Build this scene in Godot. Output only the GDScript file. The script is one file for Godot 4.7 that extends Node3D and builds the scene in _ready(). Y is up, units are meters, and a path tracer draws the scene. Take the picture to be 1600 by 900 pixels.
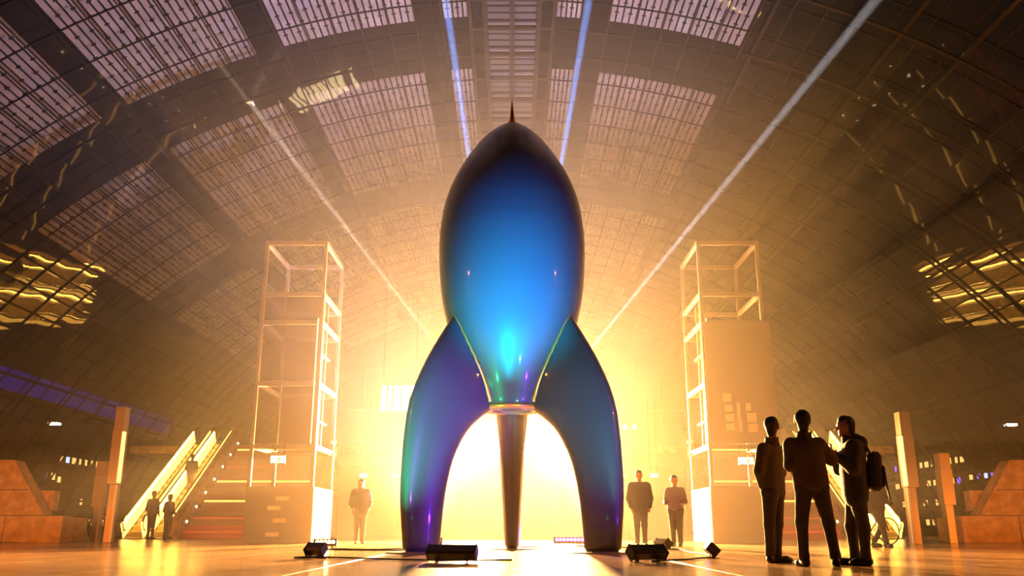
extends Node3D
# A hall under a barrel vault of glass at night: a shiny three-legged rocket in haze, lit from behind by
# amber floods and from the floor by coloured LED washes.

var M := {}
var names := {}
var rng := RandomNumberGenerator.new()
var cloth_folds: NoiseTexture2D

const VR := 24.07          # radius of the vault
const VC := -7.99          # height of its centre line
const DT := 2.03           # degrees of one pane
const DZ := 1.6175         # length of one pane
const Z0 := -28.05         # a transverse joint of the panes
const HAZE := 0.0092

# ---------------------------------------------------------------- helpers
func numbered(called: String) -> String:
	if not names.has(called):
		names[called] = 0
		return called
	names[called] += 1
	return "%s_%03d" % [called, names[called]]

func tag(o: Node3D, label: String, category: String, group := "", kind := "") -> Node3D:
	o.set_meta("label", label)
	if category: o.set_meta("category", category)
	if group: o.set_meta("group", group)
	if kind: o.set_meta("kind", kind)
	return o

func thing(called: String, label: String, category: String, at := Vector3.ZERO, turn := 0.0, group := "") -> Node3D:
	var o := Node3D.new()
	o.name = numbered(called)
	add_child(o)
	o.position = at
	o.rotation.y = turn
	tag(o, label, category, group)
	return o

func copy(src: Node3D, called: String, at: Vector3, turn := 0.0, label := "") -> Node3D:
	var r: Node3D = src.duplicate()
	r.name = numbered(called)
	add_child(r)
	r.position = at
	r.rotation.y = turn
	if label: r.set_meta("label", label)
	return r

func structure(called: String, label := "") -> Node3D:
	var o := Node3D.new()
	o.name = numbered(called)
	add_child(o)
	o.set_meta("kind", "structure")
	if label: o.set_meta("label", label)
	return o

func st() -> SurfaceTool:
	var s := SurfaceTool.new()
	s.begin(Mesh.PRIMITIVE_TRIANGLES)
	s.set_smooth_group(-1)
	return s

func mesh_of(s: SurfaceTool) -> ArrayMesh:
	s.generate_normals()
	s.index()
	return s.commit()

func put(called: String, m: Mesh, material: Material, parent: Node3D, at := Transform3D()) -> MeshInstance3D:
	var o := MeshInstance3D.new()
	o.mesh = m.duplicate()
	o.material_override = material
	o.transform = at
	if parent == self:
		o.name = numbered(called)
		add_child(o)
	else:
		o.name = called
		parent.add_child(o, true)
	return o

func obj(called: String, s: SurfaceTool, material: Material, parent: Node3D, at := Transform3D()) -> MeshInstance3D:
	return put(called, mesh_of(s), material, parent, at)

# a, b, c, d run counter-clockwise seen from outside
func quad(s: SurfaceTool, a: Vector3, b: Vector3, c: Vector3, d: Vector3) -> void:
	s.add_vertex(a); s.add_vertex(c); s.add_vertex(b)
	s.add_vertex(a); s.add_vertex(d); s.add_vertex(c)

func tri(s: SurfaceTool, a: Vector3, b: Vector3, c: Vector3) -> void:
	s.add_vertex(a); s.add_vertex(c); s.add_vertex(b)

func box(s: SurfaceTool, c: Vector3, size: Vector3, basis := Basis(), bevel := 0.0) -> void:
	s.set_smooth_group(-1)
	var h := size / 2.0
	if bevel <= 0.0:
		var p := []
		for k in 8:
			p.append(c + basis * Vector3(h.x if k & 1 else -h.x, h.y if k & 2 else -h.y, h.z if k & 4 else -h.z))
		quad(s, p[4], p[5], p[7], p[6]); quad(s, p[1], p[0], p[2], p[3])
		quad(s, p[5], p[1], p[3], p[7]); quad(s, p[0], p[4], p[6], p[2])
		quad(s, p[6], p[7], p[3], p[2]); quad(s, p[0], p[1], p[5], p[4])
		return
	var e := bevel
	var rings := []
	for lv in [[-h.y, e], [-h.y + e, 0.0], [h.y - e, 0.0], [h.y, e]]:
		var i: float = lv[1]
		var x: float = h.x - i
		var z: float = h.z - i
		var q: float = e - i
		var r := PackedVector3Array()
		for v in [Vector3(x, 0, -z + q), Vector3(x, 0, z - q), Vector3(x - q, 0, z), Vector3(-x + q, 0, z), Vector3(-x, 0, z - q), Vector3(-x, 0, -z + q), Vector3(-x + q, 0, -z), Vector3(x - q, 0, -z)]:
			r.append(c + basis * (v + Vector3(0, lv[0], 0)))
		rings.append(r)
	loft(s, rings, true, true, false)

# joins rings of equal length; rings run counter-clockwise seen against the direction of travel
func loft(s: SurfaceTool, rings: Array, cap_a := true, cap_b := true, smooth := true, closed := true) -> void:
	s.set_smooth_group(0 if smooth else -1)
	var n: int = rings[0].size()
	for i in rings.size() - 1:
		var a: PackedVector3Array = rings[i]
		var b: PackedVector3Array = rings[i + 1]
		for k in (n if closed else n - 1):
			var j := (k + 1) % n
			if a[k].is_equal_approx(a[j]):
				tri(s, a[k], b[k], b[j])
			elif b[k].is_equal_approx(b[j]):
				tri(s, a[j], a[k], b[k])
			else:
				quad(s, a[j], a[k], b[k], b[j])
	s.set_smooth_group(-1)
	if cap_a:
		var r: PackedVector3Array = rings[0]
		for k in range(1, n - 1):
			tri(s, r[0], r[k], r[k + 1])
	if cap_b:
		var r: PackedVector3Array = rings[-1]
		for k in range(1, n - 1):
			tri(s, r[0], r[k + 1], r[k])

func tube(s: SurfaceTool, pts: Array, radius, sides := 8, caps := true, smooth := true) -> void:
	var rings := []
	var up := Vector3.UP
	for i in pts.size():
		var d: Vector3 = (pts[mini(i + 1, pts.size() - 1)] - pts[maxi(i - 1, 0)]).normalized()
		if i == 0:
			up = Vector3.UP if absf(d.y) < 0.9 else Vector3.RIGHT
		var x := up.cross(d).normalized()
		up = d.cross(x).normalized()
		var r: float = radius[i] if radius is Array else radius
		var ring := PackedVector3Array()
		for k in sides:
			var t := -TAU * k / sides
			ring.append(pts[i] + (x * cos(t) + up * sin(t)) * r)
		rings.append(ring)
	loft(s, rings, caps, caps, smooth)

# profile: Vector2(radius, height) from the bottom up
func lathe(s: SurfaceTool, profile: Array, sides := 32, smooth := true, at := Vector3.ZERO) -> void:
	var rings := []
	for p in profile:
		var ring := PackedVector3Array()
		for k in sides:
			var t := TAU * k / sides
			ring.append(at + Vector3(cos(t) * p.x, p.y, sin(t) * p.x))
		rings.append(ring)
	loft(s, rings, profile[0].x > 0.001, profile[-1].x > 0.001, smooth)

func prism(s: SurfaceTool, poly: Array, depth: float, basis := Basis(), at := Vector3.ZERO) -> void:
	# poly: Vector2 outline, counter-clockwise in x, y; extruded from z = -depth / 2 to depth / 2
	s.set_smooth_group(-1)
	var pts := PackedVector2Array(poly)
	var idx := Geometry2D.triangulate_polygon(pts)
	var f := func(p: Vector2, z: float) -> Vector3: return at + basis * Vector3(p.x, p.y, z)
	var z := depth / 2.0
	if Geometry2D.is_polygon_clockwise(pts):
		pts.reverse()
		idx = Geometry2D.triangulate_polygon(pts)
	for k in range(0, idx.size(), 3):
		var a := pts[idx[k]]
		var b := pts[idx[k + 1]]
		var c := pts[idx[k + 2]]
		if (b - a).cross(c - a) < 0.0:
			var t := b
			b = c
			c = t
		tri(s, f.call(a, z), f.call(b, z), f.call(c, z))
		tri(s, f.call(a, -z), f.call(c, -z), f.call(b, -z))
	for k in pts.size():
		var j := (k + 1) % pts.size()
		quad(s, f.call(pts[k], -z), f.call(pts[j], -z), f.call(pts[j], z), f.call(pts[k], z))

func box_mesh(size: Vector3, bevel := 0.0) -> ArrayMesh:
	var s := st()
	box(s, Vector3.ZERO, size, Basis(), bevel)
	return mesh_of(s)

# a shallow dome of few faces, for small lamps; its rim lies in the plane y = 0
func dome(r: float, h: float, sides := 6) -> ArrayMesh:
	var s := st()
	for k in sides:
		var p := TAU * k / sides
		var q := TAU * (k + 1) / sides
		tri(s, Vector3(cos(q) * r, 0, sin(q) * r), Vector3(cos(p) * r, 0, sin(p) * r), Vector3(0, h, 0))
	return mesh_of(s)

# the lit face of a window or lamp box, looking along +z
func lit_face(w: float, h: float) -> ArrayMesh:
	var s := st()
	quad(s, Vector3(-w / 2, -h / 2, 0), Vector3(w / 2, -h / 2, 0), Vector3(w / 2, h / 2, 0), Vector3(-w / 2, h / 2, 0))
	return mesh_of(s)

func spline(keys: Array, steps: int) -> Array:
	var out := []
	for i in keys.size() - 1:
		var a = keys[maxi(i - 1, 0)]
		var b = keys[i]
		var c = keys[i + 1]
		var d = keys[mini(i + 2, keys.size() - 1)]
		for k in steps:
			var t := float(k) / steps
			out.append(0.5 * (2.0 * b + (c - a) * t + (2.0 * a - 5.0 * b + 4.0 * c - d) * t * t + (3.0 * b - a - 3.0 * c + d) * t * t * t))
	out.append(keys[-1])
	return out

func spot(called: String, at: Vector3, to: Vector3, color: Color, energy: float, angle: float, soft := 0.5, size := 0.08) -> SpotLight3D:
	var l := SpotLight3D.new()
	l.name = numbered(called)
	add_child(l)
	l.look_at_from_position(at, to, Vector3.UP if absf((to - at).normalized().y) < 0.99 else Vector3.RIGHT)
	l.light_color = color
	l.light_energy = energy
	l.spot_angle = angle
	l.spot_angle_attenuation = soft
	l.spot_range = 140.0
	l.spot_attenuation = 2.0
	l.light_size = size
	l.shadow_enabled = true
	return l

func omni(called: String, at: Vector3, color: Color, energy: float, size := 0.1) -> OmniLight3D:
	var l := OmniLight3D.new()
	l.name = numbered(called)
	add_child(l)
	l.position = at
	l.light_color = color
	l.light_energy = energy
	l.omni_range = 140.0
	l.omni_attenuation = 2.0
	l.light_size = size
	l.shadow_enabled = true
	return l

# ---------------------------------------------------------------- materials
func plain(called: String, c: Color, rough := 0.6, metal := 0.0) -> StandardMaterial3D:
	var m := StandardMaterial3D.new()
	m.resource_name = called
	m.albedo_color = c
	m.roughness = rough
	m.metallic = metal
	M[called] = m
	return m

func glow(called: String, c: Color, energy: float) -> StandardMaterial3D:
	var m := plain(called, Color(0.1, 0.1, 0.1), 0.4)
	m.emission_enabled = true
	m.emission = c
	m.emission_energy_multiplier = energy
	return m

func noise_tex(sd: int, freq: float, size := 512, normal := false, strength := 4.0, stops := []) -> NoiseTexture2D:
	var n := FastNoiseLite.new()
	n.seed = sd
	n.frequency = freq
	n.fractal_octaves = 4
	var t := NoiseTexture2D.new()
	t.width = size
	t.height = size
	t.seamless = true
	t.noise = n
	t.as_normal_map = normal
	t.bump_strength = strength
	if stops:
		var g := Gradient.new()
		g.offsets = PackedFloat32Array([0.0, 1.0])
		g.colors = PackedColorArray(stops)
		t.color_ramp = g
	return t

func triplanar(m: StandardMaterial3D, scale: float) -> void:
	m.uv1_triplanar = true
	m.uv1_world_triplanar = true
	m.uv1_scale = Vector3.ONE * scale

func make_materials() -> void:
	cloth_folds = noise_tex(61, 0.015, 512, true, 8.0)
	var g := plain("vault_glass", Color(0.08, 0.065, 0.05, 0.35), 0.03)
	g.transparency = BaseMaterial3D.TRANSPARENCY_ALPHA
	var cg := plain("clear_glass", Color(0.5, 0.45, 0.4, 0.12), 0.03)
	cg.transparency = BaseMaterial3D.TRANSPARENCY_ALPHA
	var fg := plain("lift_glass", Color(0.35, 0.27, 0.2, 0.6), 0.1)
	fg.transparency = BaseMaterial3D.TRANSPARENCY_ALPHA
	plain("mullion", Color(0.12, 0.10, 0.08), 0.6).metallic_specular = 0.2
	plain("steel_dark", Color(0.14, 0.12, 0.1), 0.5, 0.3)
	plain("purlin", Color(0.12, 0.10, 0.08), 0.6).metallic_specular = 0.2
	var sl := plain("slat", Color(0.80, 0.78, 0.78), 0.65)
	sl.albedo_texture = noise_tex(8, 0.01, 256, false, 1.0, [Color(0.8, 0.78, 0.78), Color(1, 1, 1)])
	triplanar(sl, 0.3)
	plain("fitting", Color(0.08, 0.07, 0.07), 0.5, 0.4)
	var f := plain("floor_stone", Color(0.72, 0.62, 0.5), 0.22)
	f.albedo_texture = noise_tex(21, 0.008, 512, false, 1.0, [Color(0.78, 0.76, 0.72), Color(1, 1, 1)])
	f.roughness_texture = noise_tex(22, 0.02, 512, false, 1.0, [Color(0.7, 0.7, 0.7), Color(1, 1, 1)])
	triplanar(f, 0.35)
	var f2 := plain("floor_stone_b", Color(0.66, 0.55, 0.43), 0.24)
	f2.albedo_texture = f.albedo_texture
	f2.roughness_texture = f.roughness_texture
	triplanar(f2, 0.29)
	plain("joint", Color(0.2, 0.16, 0.12), 0.7)
	var sn := plain("stone", Color(0.74, 0.58, 0.42), 0.6)
	sn.albedo_texture = noise_tex(31, 0.01, 512, false, 1.0, [Color(0.74, 0.7, 0.66), Color(1, 1, 1)])
	triplanar(sn, 0.5)
	var r := plain("rocket_paint", Color(0.31, 0.31, 0.35), 0.45, 0.15)
	r.clearcoat_enabled = true
	r.clearcoat = 0.4
	r.metallic_specular = 0.3
	r.clearcoat_roughness = 0.06
	r.roughness_texture = noise_tex(41, 0.03, 512, false, 1.0, [Color(0.75, 0.75, 0.75), Color(1, 1, 1)])
	triplanar(r, 0.6)
	plain("rim_light_metal", Color(0.92, 0.62, 0.30), 0.3, 0.55)  # orange of the rim light, put into the colour of the trim
	plain("brass", Color(0.75, 0.45, 0.16), 0.3, 0.9)
	plain("nozzle", Color(0.55, 0.5, 0.55), 0.35, 0.5)
	plain("plate", Color(0.55, 0.52, 0.48), 0.4, 0.3)
	plain("black_metal", Color(0.16, 0.125, 0.10), 0.5, 0.2)
	plain("rubber", Color(0.02, 0.02, 0.02), 0.6)
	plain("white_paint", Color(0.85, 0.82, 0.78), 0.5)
	plain("tower_steel", Color(0.50, 0.44, 0.38), 0.5, 0.1)
	plain("tower_panel", Color(0.50, 0.42, 0.33), 0.55)
	plain("pylon_metal", Color(0.62, 0.52, 0.42), 0.4, 0.3)
	plain("red_light_tint", Color(0.72, 0.20, 0.12), 0.4)
	plain("stair_stone", Color(0.62, 0.42, 0.30), 0.5)
	plain("escalator_metal", Color(0.5, 0.45, 0.36), 0.35, 0.5)
	plain("handrail", Color(0.03, 0.03, 0.03), 0.5)
	plain("city_wall", Color(0.07, 0.06, 0.06), 0.8)
	plain("ground_dark", Color(0.06, 0.05, 0.045), 0.9)
	glow("flood_face", Color(1.0, 0.72, 0.34), 60.0)
	glow("bar_lamp", Color(1.0, 0.86, 0.6), 14.0)
	glow("strip_lamp", Color(1.0, 0.72, 0.32), 2.5)
	glow("exit_white", Color(1.0, 0.9, 0.72), 1.8)
	glow("exit_green", Color(0.05, 0.9, 0.45), 1.2)
	glow("lit_edge_glow", Color(1.0, 0.85, 0.6), 2.0)
	glow("rail_lamp", Color(1.0, 0.74, 0.30), 45.0)
	glow("balustrade_lamp", Color(1.0, 0.70, 0.28), 6.0)
	glow("strip_lamp_dim", Color(1.0, 0.35, 0.18), 0.8)
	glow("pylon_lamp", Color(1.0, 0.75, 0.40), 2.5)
	glow("bank_lamp", Color(1.0, 0.88, 0.62), 7.0)
	glow("beam_lens", Color(0.9, 0.95, 1.0), 20.0)
	glow("led_cyan", Color(0.0, 0.85, 0.75), 10.0)
	glow("led_blue", Color(0.35, 0.25, 1.0), 10.0)
	glow("led_green", Color(0.05, 1.0, 0.55), 8.0)
	glow("led_amber", Color(1.0, 0.75, 0.5), 6.0)
	glow("led_violet", Color(0.62, 0.25, 1.0), 8.0)
	glow("added_led_lavender", Color(0.75, 0.72, 1.0), 6.0)
	glow("added_pendant_lens", Color(1.0, 0.6, 0.25), 6.0)
	plain("lens_off", Color(0.3, 0.28, 0.26), 0.2)
	glow("led_pink", Color(0.95, 0.40, 1.0), 6.0)
	glow("window_warm", Color(1.0, 0.72, 0.38), 3.0)
	glow("window_cool", Color(0.75, 0.85, 1.0), 2.5)
	glow("window_violet", Color(0.45, 0.32, 1.0), 3.5)
	glow("violet_wash_glow", Color(0.36, 0.25, 1.0), 0.13)
	glow("street_lens", Color(1.0, 0.95, 0.8), 12.0)
	plain("bridge_deck", Color(0.4, 0.38, 0.42), 0.7)
	plain("pale_sheet", Color(0.78, 0.68, 0.55), 0.6)
	plain("escalator_step", Color(0.55, 0.46, 0.3), 0.5, 0.3)
	plain("bike_paint", Color(0.12, 0.1, 0.1), 0.4, 0.3)
	plain("skin", Color(0.58, 0.38, 0.28), 0.55)
	plain("hair", Color(0.07, 0.05, 0.035), 0.6)
	plain("shoe", Color(0.05, 0.04, 0.035), 0.5)
	for q in [["coat_green", Color(0.30, 0.26, 0.18)], ["coat_brown", Color(0.30, 0.23, 0.18)], ["coat_black", Color(0.20, 0.16, 0.14)], ["denim", Color(0.24, 0.20, 0.19)], ["sweater", Color(0.42, 0.34, 0.42)]]:
		var cm := plain(q[0], q[1], 0.8)
		cm.normal_enabled = true
		cm.normal_texture = cloth_folds
		cm.normal_scale = 0.5
		triplanar(cm, 1.6)

# ---------------------------------------------------------------- the vault
func on_vault(deg: float, r := VR) -> Vector3:
	var t := deg_to_rad(deg)
	return Vector3(sin(t) * r, VC + cos(t) * r, 0.0)

func theta_at(k: int) -> float:  # joints of the panes on the right side
	return 3.27 + DT * k

func arc_bar(a0: float, a1: float, r: float, w: float, h: float, steps: int) -> SurfaceTool:
	var s := st()
	var rings := []
	for i in steps + 1:
		var d: float = lerp(a0, a1, float(i) / steps)
		var u := on_vault(d, 1.0) - Vector3(0, VC, 0)
		var c := on_vault(d, r)
		var z := Vector3(0, 0, w / 2)
		rings.append(PackedVector3Array([c - u * h / 2 - z, c - u * h / 2 + z, c + u * h / 2 + z, c + u * h / 2 - z]))
	loft(s, rings, true, true, false)
	return s

func frame_at(deg: float, r: float, z: float) -> Transform3D:
	# x along the arc, y outward, z along the hall
	var t := deg_to_rad(deg)
	var b := Basis(Vector3(cos(t), -sin(t), 0), Vector3(sin(t), cos(t), 0), Vector3(0, 0, 1))
	var p := on_vault(deg, r)
	p.z = z
	return Transform3D(b, p)

func seen(p: Vector3) -> Vector3:   # picture place (1600 x 900) and depth, used only to choose which panes are single parts
	var q := cam.transform.affine_inverse() * p
	if q.z > -0.5: return Vector3(-9999, 0, 1)
	return Vector3(800 + 1350 * q.x / -q.z, 450 - 1350 * q.y / -q.z, -q.z)

# a sheet of glass, slightly bowed and wavy
func bowed_pane(w: float, l: float, variant: int) -> ArrayMesh:
	var s := st()
	var nx := 5
	var nz := 8
	var f := func(i: int, k: int, y: float) -> Vector3:
		var u := float(i) / nx
		var t := float(k) / nz
		var h := 0.0016 * (sin(PI * u) * sin(PI * t)) * (1.0 if variant % 2 else -0.7) + 0.0007 * sin(t * TAU * 1.3 + variant * 1.7 + u * 2.0)
		return Vector3((u - 0.5) * w, y + h, (t - 0.5) * l)
	for side in [-1]:
		s.set_smooth_group(0)
		for i in nx:
			for k in nz:
				var y: float = side * 0.012
				if side > 0:
					quad(s, f.call(i, k, y), f.call(i, k + 1, y), f.call(i + 1, k + 1, y), f.call(i + 1, k, y))
				else:
					quad(s, f.call(i, k, y), f.call(i + 1, k, y), f.call(i + 1, k + 1, y), f.call(i, k + 1, y))
	return mesh_of(s)

func make_vault() -> void:
	var v := structure("ceiling", "barrel vault of dark glass panes in a fine metal grid")
	var nz0 := -19     # first joint, towards and behind the camera
	var nz1 := 26
	var za := Z0 - DZ * nz0
	var zb := Z0 - DZ * nz1
	var nk := 33
	# panes
	var places := []
	rng.seed = 11
	for side in [-1, 1]:
		for k in range(0, nk):
			for j in range(nz0, nz1):
				var d: float = side * (theta_at(k) + DT / 2)
				var f := frame_at(d, VR, Z0 - DZ * (j + 0.5))
				f.basis = f.basis * Basis.from_euler(Vector3(rng.randf_range(-0.0022, 0.0022), 0, rng.randf_range(-0.0022, 0.0022)))
				var q := seen(f.origin)
				var inside: bool = q.x > -20 and q.x < 1620 and q.y > -20 and q.y < 880
				places.append([0.0 if not inside else 1.0 / q.z, f])
	places.sort_custom(func(a, b): return a[0] > b[0])
	var panes := []
	for q in 5:
		panes.append(bowed_pane(VR * deg_to_rad(DT) - 0.03, DZ - 0.03, q))
	var left := []
	for i in places.size():
		if i < 300:
			put("glass_pane", panes[i % 5], M.vault_glass, v, places[i][1])
		else:
			left.append(places[i][1])
	for q in 5:
		var some: Array = left.filter(func(f): return posmod(roundi(f.origin.x * 7.0 + f.origin.z * 3.0), 5) == q)
		var mm := MultiMesh.new()
		mm.transform_format = MultiMesh.TRANSFORM_3D
		mm.mesh = panes[q]
		mm.instance_count = some.size()
		for i in some.size():
			mm.set_instance_transform(i, some[i])
		var rest := MultiMeshInstance3D.new()
		rest.name = "glass_pane_field"
		rest.multimesh = mm
		rest.material_override = M.vault_glass
		rest.set_meta("kind", "stuff")
		v.add_child(rest, true)
	# inner grid: bars along the hall, bars across it
	var lng := box_mesh(Vector3(0.035, 0.06, za - zb))
	for side in [-1, 1]:
		for k in range(0, nk + 1):
			put("mullion", lng, M.mullion, v, frame_at(side * theta_at(k), VR - 0.035, (za + zb) / 2))
	var ar := mesh_of(arc_bar(3.27, theta_at(nk), VR - 0.03, 0.032, 0.045, 24))
	for j in range(nz0, nz1 + 1):
		for side in [-1, 1]:
			put("glazing_rib", ar, M.mullion, v, Transform3D(Basis(Vector3.UP, 0.0 if side > 0 else PI), Vector3(0, 0, Z0 - DZ * j)))
	# second, wider grid of steel: above the screens on one side, hung below the glass on the other
	var pl := box_mesh(Vector3(0.10, 0.05, za - zb))
	for k in range(1, nk, 2):
		if k % 6 in [1, 5]:
			put("purlin", pl, M.purlin, v, frame_at(-(theta_at(k) + 0.75), VR + 0.9, (za + zb) / 2))
			if k >= 7:
				put("purlin", pl, M.purlin, v, frame_at(theta_at(k) + 0.75, VR - 0.32, (za + zb) / 2))
	var outer := mesh_of(arc_bar(3.3, theta_at(nk), VR + 0.95, 0.12, 0.05, 24))
	var inner := mesh_of(arc_bar(theta_at(7), theta_at(nk), VR - 0.36, 0.12, 0.05, 20))
	for j in range(nz0, nz1 + 1):
		if posmod(j, 2) == 1:
			var zz := Z0 - DZ * (j + 0.42)
			put("steel_rib", outer, M.purlin, v, Transform3D(Basis(Vector3.UP, PI), Vector3(0, 0, zz)))
			put("steel_rib", inner, M.purlin, v, Transform3D(Basis(), Vector3(0, 0, zz)))
	# ridge: a ladder of rails and bars with rows of fins above
	for x in [-1.31, -0.86, 0.0, 0.86, 1.31]:
		var w: float = 0.14 if absf(x) < 1.0 else 0.07
		put("ridge_rail", box_mesh(Vector3(w, 0.16, za - zb)), M.mullion, v, Transform3D(Basis(), Vector3(x, VC + VR + (0.02 if absf(x) < 1.0 else -0.04), (za + zb) / 2)))
	var rb := box_mesh(Vector3(2.62, 0.13, 0.14))
	for j in range(nz0, nz1 + 1):
		put("ridge_bar", rb, M.mullion, v, Transform3D(Basis(), Vector3(0, VC + VR + 0.02, Z0 - DZ * j)))
	var fin := box_mesh(Vector3(0.72, 0.16, 0.02))
	for j in range(-6, 10):
		for x in [-0.43, 0.43]:
			for q in 4:
				var fb := Basis(Vector3.RIGHT, 0.9)
				put("ridge_fin", fin, M.slat, v, Transform3D(fb, Vector3(x, VC + VR + 0.3, Z0 - DZ * (j + 0.14 + 0.24 * q))))
	var rp := box_mesh(Vector3(0.8, 0.02, DZ - 0.16))
	for j in range(nz0, nz1):
		for x in [-0.43, 0.43]:
			put("ridge_pane", rp, M.vault_glass, v, Transform3D(Basis(), Vector3(x, VC + VR + 0.12, Z0 - DZ * (j + 0.5))))
	var sp := box_mesh(Vector3(0.36, 0.02, DZ - 0.16))
	for j in range(nz0, nz1):
		for x in [-1.09, 1.09]:
			put("ridge_pane", sp, M.vault_glass, v, Transform3D(Basis(), Vector3(x, VC + VR + 0.12, Z0 - DZ * (j + 0.5))))
	# feet of the vault
	for side in [-1, 1]:
		put("sill_beam", box_mesh(Vector3(0.5, 0.45, za - zb)), M.steel_dark, v, Transform3D(Basis(), Vector3(side * 22.75, 0.2, (za + zb) / 2)))

func make_screens() -> void:
	# sun louvres above the glass: white boards with dark fittings in the gaps between them
	var boards := {}
	for spec in [["wide", 20], ["narrow", 5]]:
		var n: int = spec[1]
		var src := Node3D.new()
		src.name = "louvre_screen" if n == 20 else "ridge_louvre_screen"
		add_child(src)
		names[String(src.name)] = 0
		var step := DT * 5.0 / 20.0 if n == 20 else DT * 0.94 / 5.0
		var w := VR * deg_to_rad(step)
		var slat := box_mesh(Vector3(w - 0.052, 0.025, DZ * 6 - 0.1))
		for i in n:
			put("slat", slat, M.slat, src, frame_at((i + 0.5 - n / 2.0) * step, VR + 0.45, 0.0).translated(Vector3(0, -VC - VR - 0.45, 0)))
		var fs := st()
		for i in n - 1:
			for q in 9:
				var zz := (q - 4.0) * 1.06 + (0.53 if i % 2 else 0.0)
				if absf(zz) > 4.7: continue
				var f := frame_at((i + 1 - n / 2.0) * step, VR + 0.42, zz).translated(Vector3(0, -VC - VR - 0.45, 0))
				box(fs, f.origin, Vector3(0.1, 0.03, 0.1), f.basis * Basis(Vector3.UP, PI / 4))
		var fo := obj("gap_fittings", fs, M.fitting, src)
		fo.set_meta("kind", "stuff")
		for q in [-4.7, -1.57, 1.57, 4.7]:
			var bs := st()
			var a := n * step / 2.0
			var rings := []
			for i in 7:
				var d: float = lerp(-a, a, i / 6.0)
				var f := frame_at(d, VR + 0.5, q).translated(Vector3(0, -VC - VR - 0.45, 0))
				rings.append(PackedVector3Array([f * Vector3(0, -0.03, -0.03), f * Vector3(0, -0.03, 0.03), f * Vector3(0, 0.05, 0.03), f * Vector3(0, 0.05, -0.03)]))
			loft(bs, rings, true, true, false)
			obj("carrier_bar", bs, M.fitting, src)
		boards[n] = src
	tag(boards[20], "wide curved sun screen of white boards with dark gaps above the glass vault", "louvre", "wide louvre screens above the vault")
	tag(boards[5], "narrow strip of white boards beside the ridge of the glass vault", "louvre", "narrow louvre strips beside the ridge")
	var first := {20: true, 5: true}
	for row in range(-1, 3):
		var zc := Z0 - DZ * (3 + row * 8)
		var spots := [[20, -12.42], [20, 12.42], [20, -24.6], [20, -36.78], [5, -4.285], [5, 4.285]]
		for q in spots:
			var n: int = q[0]
			var src: Node3D = boards[n]
			var o := src
			if not first[n]:
				o = src.duplicate()
				o.name = numbered(String(src.name))
				add_child(o)
			first[n] = false
			var place: String = ["over the rocket", "just past the lift towers", "over the escalators", "by the far end wall"][row + 1]
			var bank: String = " on the footbridge side" if q[1] < 0 else " opposite the footbridge"
			if n == 5:
				o.set_meta("label", "narrow white louvre strip beside the ridge " + place + "," + bank)
			else:
				var col: String = "ridge" if absf(q[1]) < 20 else ("middle" if absf(q[1]) < 30 else "lowest")
				o.set_meta("label", "white board louvre screen " + place + ", " + col + " column" + bank)
			var t := deg_to_rad(q[1])
			o.transform = Transform3D(Basis(Vector3(0, 0, 1), -t), on_vault(q[1], VR + 0.45) + Vector3(0, 0, zc))

# ---------------------------------------------------------------- floor and ends
func edge_z(x: float) -> float:   # where the pale paving ends
	return -24.0 + (x + 1.5) * 0.30

func make_floor() -> void:
	var fl := structure("floor", "polished pale stone paving")
	var s := st()
	box(s, Vector3(0, -0.16, -33), Vector3(46, 0.3, 76))
	obj("subfloor", s, M.joint, fl)
	# paving of the far part of the hall
	var dk := st()
	prism(dk, [Vector2(-22.5, 64), Vector2(-22.5, -edge_z(-22.5)), Vector2(22.5, -edge_z(22.5)), Vector2(22.5, 64)], 0.02, Basis(Vector3.RIGHT, -PI / 2), Vector3(0, -0.01, 0))
	obj("far_paving", dk, M.floor_stone, fl)
	# pale slabs
	rng.seed = 5
	var size := 2.1
	var count := 0
	var meshes := [box_mesh(Vector3(size - 0.012, 0.02, size - 0.012), 0.003)]
	for j in range(0, 12):
		for i in range(-7, 7):
			var x := (i + 0.5) * size
			var z := -6.0 - (j + 0.5) * size
			var x0 := x - size / 2
			var x1 := x + size / 2
			var zf := z - size / 2
			var mt: Material = M.floor_stone if rng.randf() < 0.6 else M.floor_stone_b
			if zf > maxf(edge_z(x0), edge_z(x1)):
				put("slab", meshes[0], mt, fl, Transform3D(Basis(), Vector3(x, -0.006, z)))
				count += 1
			elif z + size / 2 > minf(edge_z(x0), edge_z(x1)):
				var g := 0.006
				var poly := [Vector2(x0 + g, -(z + size / 2) + g), Vector2(x1 - g, -(z + size / 2) + g), Vector2(x1 - g, -maxf(zf, edge_z(x1))), Vector2(x0 + g, -maxf(zf, edge_z(x0)))]
				var ok := Geometry2D.intersect_polygons(PackedVector2Array([Vector2(x0 + g, -z - size / 2 + g), Vector2(x1 - g, -z - size / 2 + g), Vector2(x1 - g, -zf), Vector2(x0 + g, -zf)]), PackedVector2Array([Vector2(x0, -40 - edge_z(x0)), Vector2(x1, -40 - edge_z(x1)), Vector2(x1, -edge_z(x1) - 0.01), Vector2(x0, -edge_z(x0) - 0.01)]))
				if ok.size():
					var ps := st()
					prism(ps, Array(ok[0]), 0.02, Basis(Vector3.RIGHT, -PI / 2), Vector3(0, -0.006, 0))
					obj("slab", ps, mt, fl)
	# paving beside and behind the camera
	var rs := st()
	box(rs, Vector3(0, -0.006, -0.9), Vector3(44, 0.02, 10.1))
	for x in [-18.6, 18.6]:
		box(rs, Vector3(x, -0.006, -12.0), Vector3(7.75, 0.02, 11.9))
	obj("paving_field", rs, M.floor_stone, fl)

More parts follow.
